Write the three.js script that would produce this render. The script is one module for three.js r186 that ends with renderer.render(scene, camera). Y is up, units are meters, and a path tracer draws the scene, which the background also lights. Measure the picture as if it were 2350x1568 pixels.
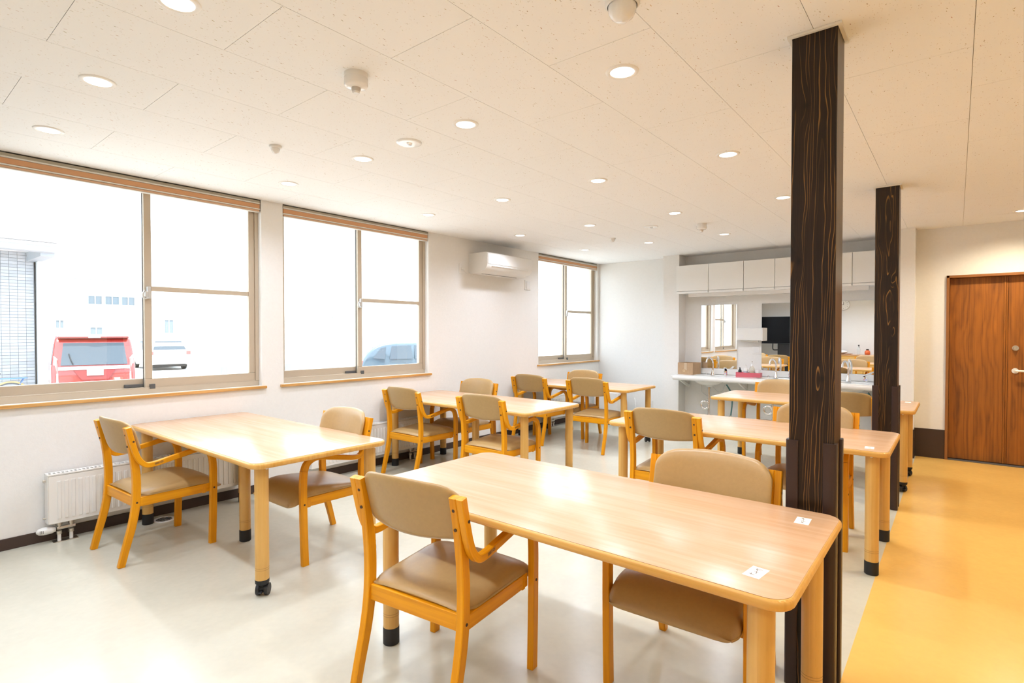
import * as THREE from 'three';
import { RoundedBoxGeometry } from 'three/addons/geometries/RoundedBoxGeometry.js';
import { mergeGeometries, toCreasedNormals, mergeVertices } from 'three/addons/utils/BufferGeometryUtils.js';

// ------------------------------------------------------------------ camera, sky, sun, exposure
const scene = new THREE.Scene();
const renderer = new THREE.WebGLRenderer({ antialias: true });
renderer.toneMapping = THREE.LinearToneMapping;
renderer.toneMappingExposure = 1.66;
renderer.shadowMap.enabled = true;

const camera = new THREE.PerspectiveCamera(2 * Math.atan(784 / 1251) * 180 / Math.PI, 2350 / 1568, 0.05, 300);
{
  const th = 39.2 * Math.PI / 180, p = 0.92 * Math.PI / 180;
  camera.position.set(0, 1.35, 0);
  camera.lookAt(-Math.sin(th) * Math.cos(p) * 10, 1.35 - Math.sin(p) * 10, -Math.cos(th) * Math.cos(p) * 10);
}
scene.add(camera);

scene.background = new THREE.Color().setRGB(0.84, 0.95, 1.10);
scene.backgroundIntensity = 3.2;

const sun = new THREE.DirectionalLight(new THREE.Color().setRGB(1.0, 0.96, 0.90), 8);
sun.position.set(5 - 12, 17, 4 - 8); sun.target.position.set(-12, 0, -8);
sun.castShadow = true; sun.shadow.mapSize.set(2048, 2048); sun.shadow.radius = 1;
Object.assign(sun.shadow.camera, { left: -40, right: 40, top: 40, bottom: -40, near: 1, far: 120 });
scene.add(sun, sun.target);

const LAMP = 2.7, LAMP_COLOR = new THREE.Color().setRGB(0.89, 0.97, 1.13);         // room downlights
const HALL = 6.5, HALL_COLOR = new THREE.Color().setRGB(1.0, 0.86, 0.63);          // corridor downlights

// ------------------------------------------------------------------ helpers
let seed = 20240611;
const rnd = () => { seed = (seed + 0x6d2b79f5) | 0; let t = Math.imul(seed ^ (seed >>> 15), 1 | seed); t = (t + Math.imul(t ^ (t >>> 7), 61 | t)) ^ t; return ((t ^ (t >>> 14)) >>> 0) / 4294967296; };
const ni = (g) => (g.index ? g.toNonIndexed() : g);
const lerp = (a, b, t) => a + (b - a) * t, clamp = (x, a = 0, b = 1) => Math.min(b, Math.max(a, x));
const smooth = (a, b, x) => { const t = clamp((x - a) / (b - a)); return t * t * (3 - 2 * t); };
const V = (x, y, z) => new THREE.Vector3(x, y, z);
const taken = new Map();
function numbered(name) { const n = taken.get(name) ?? 0; taken.set(name, n + 1); return n ? `${name}_${String(n).padStart(3, '0')}` : name; }
function shade(o) { o.traverse((c) => { if (c.isMesh) { c.castShadow = true; c.receiveShadow = true; } }); return o; }
function thing(name, label, category, [x, y, z] = [0, 0, 0], turn = 0, group) {
  const o = new THREE.Group(); o.name = numbered(name); o.position.set(x, y, z); o.rotation.y = turn;
  o.userData = { label, category }; if (group) o.userData.group = group;
  scene.add(o); return o;
}
function part(name, geo, mat, parent, label) {
  const m = new THREE.Mesh(geo, mat); m.name = name; m.castShadow = m.receiveShadow = true;
  if (label) m.userData.label = label;
  parent.add(m); return m;
}
function struct(name, label, category) {
  const o = new THREE.Group(); o.name = name; o.userData = { kind: 'structure', label, category }; scene.add(o); return o;
}
function structMesh(name, geo, mat, label, category) {
  const m = part(name, geo, mat, scene); m.userData = { kind: 'structure', label, category }; return m;
}
function copyOf(o, pos, turn, label) { const c = o.clone(); c.name = numbered(o.name.replace(/_\d{3}$/, '')); c.userData = { ...o.userData, label }; c.position.set(...pos); c.rotation.set(0, turn, 0); scene.add(c); return c; }

// texture coordinates in metres from the face direction; "grain" is the axis that runs along u
function metres(geo, grain) {
  const g = geo.index ? geo.toNonIndexed() : geo, p = g.attributes.position, n = g.attributes.normal, uv = new Float32Array(p.count * 2), A = ['x', 'y', 'z'];
  const get = (a, i, k) => (k === 0 ? a.getX(i) : k === 1 ? a.getY(i) : a.getZ(i)), gi = A.indexOf(grain);
  for (let i = 0; i < p.count; i += 3) {
    const m = [0, 0, 0];
    for (let k = 0; k < 3; k++) for (let c = 0; c < 3; c++) m[c] += Math.abs(get(n, i + k, c));
    const d = m.indexOf(Math.max(...m)); let a, b;
    if (gi < 0) { a = d === 0 ? 2 : 0; b = d === 1 ? 2 : 1; } else if (d === gi) { a = (gi + 1) % 3; b = (gi + 2) % 3; } else { a = gi; b = 3 - gi - d; }
    for (let k = 0; k < 3; k++) { uv[(i + k) * 2] = get(p, i + k, a); uv[(i + k) * 2 + 1] = get(p, i + k, b); }
  }
  g.setAttribute('uv', new THREE.BufferAttribute(uv, 2)); return g;
}
function box(w, h, d, x = 0, y = 0, z = 0, r = 0, grain) {
  const g = r ? new RoundedBoxGeometry(w, h, d, 2, Math.min(r, w / 2.01, h / 2.01, d / 2.01)) : new THREE.BoxGeometry(w, h, d);
  g.translate(x, y, z); return metres(g, grain);
}
const span = (x0, x1, y0, y1, z0, z1, r = 0, grain) => box(Math.abs(x1 - x0), Math.abs(y1 - y0), Math.abs(z1 - z0), (x0 + x1) / 2, (y0 + y1) / 2, (z0 + z1) / 2, r, grain);
function cyl(r0, r1, h, x, y, z, axis = 'y', seg = 24) {
  const g = new THREE.CylinderGeometry(r1, r0, h, seg); if (axis === 'x') g.rotateZ(-Math.PI / 2); if (axis === 'z') g.rotateX(Math.PI / 2); g.translate(x, y, z); return ni(g);
}
const tube = (pts, r, seg = 32, rad = 8, closed = false) => new THREE.TubeGeometry(new THREE.CatmullRomCurve3(pts.map((p) => V(...p)), closed, 'catmullrom', 0.5), seg, r, rad, closed).toNonIndexed();
const lathe = (pts, x, y, z, seg = 28) => { const g = new THREE.LatheGeometry(pts.map((p) => new THREE.Vector2(...p)), seg); g.translate(x, y, z); return ni(g); };
const join = (...gs) => mergeGeometries(gs.flat().map((g) => { const h = g.index ? g.toNonIndexed() : g; for (const k of Object.keys(h.attributes)) if (!['position', 'normal', 'uv'].includes(k)) h.deleteAttribute(k); return h; }));
function roundRect(w, d, r, cx = 0, cy = 0) {
  const s = new THREE.Shape(), x = w / 2, y = d / 2;
  s.moveTo(cx - x + r, cy - y); s.lineTo(cx + x - r, cy - y); s.absarc(cx + x - r, cy - y + r, r, -Math.PI / 2, 0); s.lineTo(cx + x, cy + y - r); s.absarc(cx + x - r, cy + y - r, r, 0, Math.PI / 2);
  s.lineTo(cx - x + r, cy + y); s.absarc(cx - x + r, cy + y - r, r, Math.PI / 2, Math.PI); s.lineTo(cx - x, cy - y + r); s.absarc(cx - x + r, cy - y + r, r, Math.PI, Math.PI * 1.5); return s;
}
function plate(shape, y0, y1, bevel = 0, grain) {          // horizontal slab from a shape in x, z
  const g = new THREE.ExtrudeGeometry(shape, { depth: y1 - y0 - 2 * bevel, bevelEnabled: bevel > 0, bevelSize: bevel, bevelThickness: bevel, bevelOffset: -bevel, bevelSegments: 3, curveSegments: 10 });
  g.rotateX(-Math.PI / 2); g.translate(0, y0 + bevel, 0); return metres(toCreasedNormals(g, 0.6), grain);
}
// a flat bar bent along a path in the y-z plane; half thickness may change along it; u runs along the bar
function bentBar(path, half, x0, x1, cham = 0.004, steps = 40) {
  const curve = new THREE.CatmullRomCurve3(path.map(([z, y]) => V(0, y, z)), false, 'centripetal'), pos = [], uv = [], rows = [];
  const L = curve.getLength();
  for (let i = 0; i <= steps; i++) {
    const t = i / steps, p = curve.getPointAt(t), d = curve.getTangentAt(t), n = V(0, -d.z, d.y).normalize(), h = half(t), c = cham;
    const sec = [[x0, -h + c], [x0, h - c], [x0 + c, h], [x1 - c, h], [x1, h - c], [x1, -h + c], [x1 - c, -h], [x0 + c, -h]];
    let run = 0; rows.push(sec.map(([x, o], k) => { if (k) run += Math.hypot(sec[k][0] - sec[k - 1][0], sec[k][1] - sec[k - 1][1]); return { p: V(x, p.y + n.y * o, p.z + n.z * o), u: t * L, v: run }; }));
  }
  const tri = (a, b, c) => { for (const q of [a, b, c]) { pos.push(q.p.x, q.p.y, q.p.z); uv.push(q.u, q.v); } };
  for (let i = 0; i < steps; i++) for (let k = 0; k < 8; k++) { const a = rows[i][k], b = rows[i][(k + 1) % 8], c = rows[i + 1][(k + 1) % 8], d = rows[i + 1][k]; tri(a, b, c); tri(a, c, d); }
  for (const [row, flip] of [[rows[0], 1], [rows[steps], 0]]) for (let k = 1; k < 7; k++) flip ? tri(row[0], row[k + 1], row[k]) : tri(row[0], row[k], row[k + 1]);
  const g = new THREE.BufferGeometry(); g.setAttribute('position', new THREE.Float32BufferAttribute(pos, 3)); g.setAttribute('uv', new THREE.Float32BufferAttribute(uv, 2)); g.computeVertexNormals();
  return toCreasedNormals(g, 0.5);
}
function gridSurface(nu, nv, f, closeU = false) {
  const pos = [], uv = [], idx = [];
  for (let j = 0; j <= nv; j++) for (let i = 0; i <= nu; i++) { const p = f(i / nu, j / nv); pos.push(p[0], p[1], p[2]); uv.push(p[3] ?? i / nu, p[4] ?? j / nv); }
  for (let j = 0; j < nv; j++) for (let i = 0; i < nu; i++) { const a = j * (nu + 1) + i, b = a + 1, c = a + nu + 1, d = c + 1; idx.push(a, b, d, a, d, c); }
  const g = new THREE.BufferGeometry(); g.setAttribute('position', new THREE.Float32BufferAttribute(pos, 3)); g.setAttribute('uv', new THREE.Float32BufferAttribute(uv, 2)); g.setIndex(idx); g.computeVertexNormals(); return ni(g);
}

// ------------------------------------------------------------------ procedural textures
const hash = (x, y, s) => { let h = Math.imul(x | 0, 374761393) ^ Math.imul(y | 0, 668265263) ^ Math.imul(s | 0, 1442695041); h = Math.imul(h ^ (h >>> 13), 1274126177); return ((h ^ (h >>> 16)) >>> 0) / 4294967296; };
function noise(x, y, px, py, s) {                         // value noise that repeats after px, py cells
  const xi = Math.floor(x), yi = Math.floor(y), fx = x - xi, fy = y - yi, u = fx * fx * (3 - 2 * fx), v = fy * fy * (3 - 2 * fy), m = (a, n) => ((a % n) + n) % n;
  const a = hash(m(xi, px), m(yi, py), s), b = hash(m(xi + 1, px), m(yi, py), s), c = hash(m(xi, px), m(yi + 1, py), s), d = hash(m(xi + 1, px), m(yi + 1, py), s);
  return lerp(lerp(a, b, u), lerp(c, d, u), v);
}
const fbm = (u, v, fx, fy, s, o = 4) => { let t = 0, a = 0.5, n = 0; for (let k = 0; k < o; k++) { t += a * noise(u * fx, v * fy, fx, fy, s + k * 17); n += a; a *= 0.5; fx *= 2; fy *= 2; } return t / n; };
const toS = (c) => Math.round(255 * clamp(c <= 0.0031308 ? c * 12.92 : 1.055 * Math.pow(c, 1 / 2.4) - 0.055));
function tex(w, h, size, f, data = false) {               // size in metres of one repeat
  const a = new Uint8Array(w * h * 4);
  for (let y = 0; y < h; y++) for (let x = 0; x < w; x++) {
    const c = f((x + 0.5) / w, (y + 0.5) / h), o = (y * w + x) * 4;
    if (data) a[o] = a[o + 1] = a[o + 2] = Math.round(255 * clamp(c)); else for (let k = 0; k < 3; k++) a[o + k] = toS(c[k]);
    a[o + 3] = 255;
  }
  const t = new THREE.DataTexture(a, w, h); t.wrapS = t.wrapT = THREE.RepeatWrapping; t.magFilter = t.minFilter = THREE.LinearFilter; t.colorSpace = data ? THREE.NoColorSpace : THREE.SRGBColorSpace;
  t.repeat.set(1 / size[0], 1 / size[1]); t.needsUpdate = true; return t;
}
const mixc = (a, b, t) => a.map((x, i) => lerp(x, b[i], t));
const lin = (r, g, b) => new THREE.Color().setRGB(r, g, b);
const std = (c, rough, more = {}) => new THREE.MeshStandardMaterial({ color: lin(...c), roughness: rough, ...more });
const phys = (c, rough, more = {}) => new THREE.MeshPhysicalMaterial({ color: lin(...c), roughness: rough, ...more });
const white = [1, 1, 1];
const woodTex = (light, dark, s, size, fine = 60, contrast = 1) => tex(1024, 256, size, (u, v) => {
  const w = fbm(u, v, 2, 6, s, 3), streak = fbm(u, v + w * 0.08, 3, fine, s + 5, 3), pore = noise(u * 40, v * fine * 4, 40, fine * 4, s + 9), band = fbm(u, v, 2, 5, s + 31, 2);
  return mixc(dark, light, clamp(0.55 + (streak - 0.5) * 1.1 * contrast + (band - 0.5) * 0.9 * contrast - (pore > 0.83 ? 0.16 : 0)));
});
const M = {};
M.wall = std(white, 0.85, {
  map: tex(512, 512, [1, 1], (u, v) => { const n = fbm(u, v, 60, 60, 3, 3) - 0.5; return [0.825 + n * 0.03, 0.808 + n * 0.03, 0.775 + n * 0.03]; }),
  bumpMap: tex(512, 512, [0.5, 0.5], (u, v) => 0.5 * fbm(u, v, 90, 90, 8, 2) + 0.5 * fbm(u, v, 30, 45, 4, 2), true), bumpScale: 0.0006,
});
M.ceilTile = [0, 1, 2].map((k) => {
  const cv = document.createElement('canvas'); cv.width = 512; cv.height = 1024; const c = cv.getContext('2d');
  c.fillStyle = '#f1f1f0'; c.fillRect(0, 0, 512, 1024);
  let q = 77 + k * 913; const r = () => { q = (Math.imul(q, 1664525) + 1013904223) >>> 0; return q / 4294967296; };
  for (let i = 0; i < 560; i++) {                          // fissures of the rock-wool board
    const x = r() * 512, y = r() * 1024, big = r() < 0.09, l = (big ? 4 + r() * 8 : 1 + r() * 4), a = Math.PI / 2 + (r() - 0.5) * 0.8;
    c.strokeStyle = `rgba(${120 + r() * 50},${95 + r() * 40},${65 + r() * 30},${big ? 0.80 : 0.50})`; c.lineWidth = big ? 1.2 + r() * 1.6 : 0.8 + r() * 0.9; c.lineCap = 'round';
    c.beginPath(); c.moveTo(x, y); c.quadraticCurveTo(x + Math.cos(a) * l * 0.5 + (r() - 0.5) * 4, y + Math.sin(a) * l * 0.5, x + Math.cos(a) * l, y + Math.sin(a) * l); c.stroke();
  }
  const t = new THREE.CanvasTexture(cv); t.colorSpace = THREE.SRGBColorSpace; t.wrapS = t.wrapT = THREE.RepeatWrapping; t.repeat.set(1 / 0.46, 1 / 0.92); t.offset.set(k * 0.31, k * 0.23);
  return std(white, 0.9, { map: t });
});
M.ceilBack = std([0.46, 0.38, 0.27], 0.95);
const vinyl = (c, s) => phys(white, 0.27, {
  map: tex(512, 512, [1.6, 1.6], (u, v) => { const a = fbm(u, v, 5, 5, s, 4) - 0.5, b = fbm(u, v, 70, 70, s + 3, 2) - 0.5; const k = 1 + a * 0.10 + b * 0.06; return c.map((x) => x * k); }),
  roughnessMap: tex(256, 256, [1.3, 1.3], (u, v) => 0.80 + 0.35 * (fbm(u, v, 6, 6, s + 8, 4) - 0.5), true), specularIntensity: 0.9,
});
M.floorCream = vinyl([0.57, 0.545, 0.44], 11);
M.floorOrange = vinyl([0.80, 0.48, 0.13], 12);
M.base = std([0.050, 0.028, 0.020], 0.5);
M.baseTall = std([0.045, 0.024, 0.016], 0.45);
M.sill = phys(white, 0.4, { map: woodTex([0.72, 0.42, 0.15], [0.52, 0.25, 0.06], 41, [0.9, 0.12], 18, 1.5) });
M.alu = std([0.54, 0.455, 0.345], 0.45, { metalness: 0.15 });
M.aluDark = std([0.10, 0.10, 0.10], 0.5);
M.latch = std([0.62, 0.62, 0.60], 0.35, { metalness: 0.5 });
M.glass = phys([0.97, 0.99, 0.985], 0, { transmission: 1, thickness: 0, ior: 1.5 });
M.blindFabric = std([0.64, 0.34, 0.17], 0.8);
M.blindLight = std([0.70, 0.45, 0.29], 0.8);
M.blindRail = std([0.76, 0.74, 0.68], 0.5);
M.blindHead = std([0.46, 0.42, 0.32], 0.5);
M.black = std([0.012, 0.012, 0.013], 0.45);
M.blackGloss = phys([0.008, 0.008, 0.010], 0.12);
M.screen = phys([0.004, 0.004, 0.005], 0.18, { specularIntensity: 0.25 });
M.rubber = std([0.010, 0.010, 0.011], 0.6);
M.chrome = std([0.85, 0.85, 0.86], 0.12, { metalness: 1 });
M.nickel = std([0.62, 0.58, 0.52], 0.28, { metalness: 1 });
M.mirror = std([0.93, 0.94, 0.94], 0.0, { metalness: 1 });
M.whitePlastic = phys([0.80, 0.785, 0.75], 0.35);
M.whiteGloss = phys([0.82, 0.81, 0.79], 0.15);
M.ceramic = phys([0.84, 0.83, 0.80], 0.12);
M.enamel = phys([0.82, 0.80, 0.755], 0.25);
M.laminate = phys([0.87, 0.865, 0.84], 0.3);
M.tableTop = phys(white, 0.25, { map: woodTex([0.655, 0.425, 0.270], [0.58, 0.345, 0.185], 71, [1.1, 0.42], 34, 1.0), specularIntensity: 0.8 });
M.tableEdge = phys(white, 0.35, { map: woodTex([0.72, 0.40, 0.100], [0.60, 0.30, 0.050], 73, [1.0, 0.3], 40, 0.9) });
M.tableLeg = phys(white, 0.32, { map: woodTex([0.72, 0.44, 0.135], [0.62, 0.34, 0.080], 75, [1.1, 0.3], 34, 0.8) });
M.tableRing = std([0.40, 0.22, 0.06], 0.5);
M.chairWood = phys(white, 0.36, { map: woodTex([0.82, 0.350, 0.007], [0.66, 0.250, 0.003], 81, [0.8, 0.16], 22, 1.1), specularIntensity: 0.55 });
M.chairVinyl = phys(white, 0.36, {
  map: tex(256, 256, [0.4, 0.4], (u, v) => { const k = 1 + (fbm(u, v, 40, 40, 51, 2) - 0.5) * 0.08; return [0.43 * k, 0.275 * k, 0.108 * k]; }),
  bumpMap: tex(256, 256, [0.06, 0.06], (u, v) => fbm(u, v, 26, 26, 52, 2), true), bumpScale: 0.00012,
});
M.piping = std([0.52, 0.40, 0.28], 0.5);
M.plug = std([0.060, 0.028, 0.010], 0.6);
M.doorWood = phys(white, 0.42, {
  map: tex(1024, 512, [1.9, 0.62], (u, v) => {                // u along the grain
    const w = fbm(u, v, 3, 4, 91, 4), ring = Math.abs(Math.sin((v * 9 + w * 3.4 + fbm(u, v, 2, 12, 92, 3) * 1.6) * Math.PI)), streak = fbm(u, v, 4, 90, 93, 3), pore = noise(u * 120, v * 400, 120, 400, 94);
    return mixc([0.145, 0.044, 0.006], [0.42, 0.140, 0.016], clamp(0.30 + ring * 0.35 + (streak - 0.5) * 0.65 + (w - 0.5) * 0.6 - (pore > 0.86 ? 0.12 : 0)));
  }),
});
M.doorFrame = phys([0.30, 0.115, 0.028], 0.45);
const pillarTex = (s, knots) => {                            // dark stained cedar with golden growth rings around knots
  const W = 512, H = 2048, wm = 0.15, hm = 2.46;
  return tex(W, H, [wm, hm], (u, v) => {
    const x = u * wm, y = v * hm;
    let r = Math.hypot((x - 0.085 - 0.02 * Math.sin(y * 1.3 + s)) * 1.0, 0.018 + 0.012 * Math.sin(y * 0.9 + s * 2)) * 105 + (fbm(u, v, 3, 8, s, 3) - 0.5) * 3.2 + (fbm(u, v, 6, 40, s + 2, 2) - 0.5) * 0.35;
    let dark = 0;
    for (const [kx, ky, ka] of knots) { const d = ((x - kx) / 0.022) ** 2 + ((y - ky) / 0.075) ** 2; r += ka * Math.exp(-d) * 2.6; dark = Math.max(dark, Math.exp(-(((x - kx) / 0.010) ** 2 + ((y - ky) / 0.016) ** 2))); }
    const f = r - Math.floor(r), id = Math.floor(r), gate = fbm(u, v, 4, 6, s + 40 + (id % 7) * 3, 2);
    const line = smooth(0.74, 0.93, f) * (1 - smooth(0.965, 1.0, f)) * smooth(0.36, 0.66, gate);
    const fine = fbm(u, v, 120, 14, s + 60, 2), cloud = fbm(u, v, 3, 12, s + 70, 3);
    const base = mixc([0.0065, 0.0042, 0.0034], [0.030, 0.016, 0.0085], clamp(cloud * 0.7 + (fine - 0.5) * 0.8 + f * 0.25));
    return mixc(mixc(base, [0.30, 0.145, 0.040], line * 0.9), [0.006, 0.004, 0.003], dark * 0.8);
  });
};
M.pillar = [
  phys(white, 0.30, { map: pillarTex(5, [[0.035, 0.62, 1], [0.10, 0.48, -0.8], [0.03, 1.62, 1], [0.11, 1.18, -0.7], [0.05, 2.2, 0.8], [0.09, 0.18, 0.7]]), specularIntensity: 0.6 }),
  phys(white, 0.30, { map: pillarTex(19, [[0.12, 0.55, 1.1], [0.12, 0.98, -1], [0.115, 1.35, 1], [0.11, 1.75, 0.9], [0.03, 2.05, -0.8], [0.035, 0.8, 0.9]]), specularIntensity: 0.8 }),
];
M.guard = phys([0.030, 0.014, 0.012], 0.38);
M.trimWhite = std([0.80, 0.77, 0.70], 0.6);
M.lampGlow = new THREE.MeshStandardMaterial({ color: lin(0.9, 0.88, 0.82), emissive: lin(1, 0.97, 0.90), emissiveIntensity: 2.2, roughness: 0.6 });
M.lampRing = std([0.84, 0.82, 0.78], 0.5);

// lettering and print
function print(w, h, draw) { const cv = document.createElement('canvas'); cv.width = w; cv.height = h; draw(cv.getContext('2d'), w, h); const t = new THREE.CanvasTexture(cv); t.colorSpace = THREE.SRGBColorSpace; return t; }
function decal(w, h, t, rough = 0.5) { return new THREE.MeshStandardMaterial({ map: t, roughness: rough }); }

// ------------------------------------------------------------------ the room
const XW = -4.56, CE = 2.47, ZB = -7.85, XR = 1.75, ZR = 1.75, ZD = -7.42;
structMesh('floor', span(XW - 0.2, -0.335, -0.5, 0, ZB - 0.4, ZR + 0.2), M.floorCream, 'cream vinyl floor of the dining room with a soft shine', 'floor');
structMesh('floor_corridor', span(-0.335, XR + 0.2, -0.5, 0, ZB - 0.4, ZR + 0.2), M.floorOrange, 'orange vinyl floor strip of the passage beside the pillars', 'floor');

// ceiling boards, 0.46 x 0.92 m, staggered
{
  const ceil = struct('ceiling', 'white fissured acoustic board ceiling laid in staggered rows', 'ceiling');
  part('ceiling_slab', span(XW - 0.2, XR + 0.2, CE + 0.012, CE + 0.25, ZB - 0.4, ZR + 0.2), M.ceilBack, ceil);
  const cache = new Map(); let k = 0;
  for (let i = -12; i < 10; i++) {
    const x0 = Math.max(-0.88 + 0.46 * i, XW), x1 = Math.min(-0.88 + 0.46 * (i + 1), XR); if (x1 - x0 < 0.01) continue;
    const off = -1.886 + (((i % 2) + 2) % 2 ? 0 : 0.46);
    for (let j = -8; j < 6; j++) {
      const z0 = Math.max(off + 0.92 * j, ZB), z1 = Math.min(off + 0.92 * (j + 1), ZR); if (z1 - z0 < 0.01) continue;
      const w = x1 - x0 - 0.0018, d = z1 - z0 - 0.0018, key = w.toFixed(3) + d.toFixed(3);
      if (!cache.has(key)) cache.set(key, box(w, 0.012, d));
      const m = part('ceiling_board', cache.get(key), M.ceilTile[(k++ * 7 + i + 40) % 3], ceil); m.position.set((x0 + x1) / 2, CE + 0.006, (z0 + z1) / 2);
      if (hash(i, j, 5) > 0.5) m.rotation.y = Math.PI;
    }
  }
}

// window wall with three openings
const WIN = [[-0.50, -2.24], [-2.43, -4.12], [-6.18, -7.80]], SILL = 0.90;
{
  const g = [], T = XW - 0.2; let z = ZR + 0.2;
  for (const [a, b] of WIN) { g.push(span(T, XW, 0, CE, z, a)); g.push(span(T, XW, 0, SILL - 0.02, a, b)); z = b; }
  g.push(span(T, XW, 0, CE, z, ZB - 0.2));
  structMesh('wall_left', join(g), M.wall, 'off-white papered window wall on the left', 'wall');
}
structMesh('wall_pier', span(-3.34, -3.10, 0, CE, ZB, -7.60), M.wall, 'narrow white wall pier at the left end of the wash counter', 'wall');
structMesh('wall_back', span(XW, -0.60, 0, CE, ZB - 0.2, ZB), M.wall, 'white end wall with the wash counter alcove', 'wall');
structMesh('wall_corridor', join(span(-0.62, -0.35, 0, CE, ZB - 0.2, -7.245), span(-0.35, -0.075, 0, CE, ZD - 0.2, ZD), span(-0.075, 1.06, 1.955, CE, ZD - 0.2, ZD), span(-0.075, 1.06, 0, 1.955, ZD - 0.22, ZD - 0.14), span(1.06, XR + 0.2, 0, CE, ZD - 0.2, ZD)), M.wall, 'beige wall around the brown double door at the end of the passage', 'wall');
structMesh('wall_right', span(XR, XR + 0.2, 0, CE, ZD, ZR + 0.2), M.wall, 'plain wall on the passage side', 'wall');
structMesh('wall_front', span(XW, XR, 0, CE, ZR, ZR + 0.2), M.wall, 'plain wall behind the viewpoint, seen in the mirrors', 'wall');
structMesh('baseboard_left', span(XW, XW + 0.008, 0, 0.072, ZR, ZB, 0.002), M.base, 'low dark brown baseboard under the windows', 'baseboard');
structMesh('baseboard_back', join(span(XW + 0.008, -3.34, 0, 0.072, ZB, ZB + 0.008), span(-3.10, -0.62, 0, 0.072, ZB, ZB + 0.008), span(-3.34, -3.10, 0, 0.072, -7.60, -7.592)), M.base, 'low dark brown baseboard along the end wall', 'baseboard');
structMesh('baseboard_corridor', join(span(-0.62, -0.35, 0, 0.31, -7.245, -7.238), span(-0.35, -0.343, 0, 0.31, -7.245, ZD), span(-0.343, -0.088, 0, 0.31, ZD, ZD + 0.007), span(1.09, XR, 0, 0.31, ZD, ZD + 0.007)), M.baseTall, 'tall dark brown skirting panel beside the double door', 'baseboard');
structMesh('baseboard_right', span(XR - 0.007, XR, 0, 0.31, ZD + 0.007, ZR), M.baseTall, 'tall dark skirting panel along the passage wall', 'baseboard');

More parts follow.
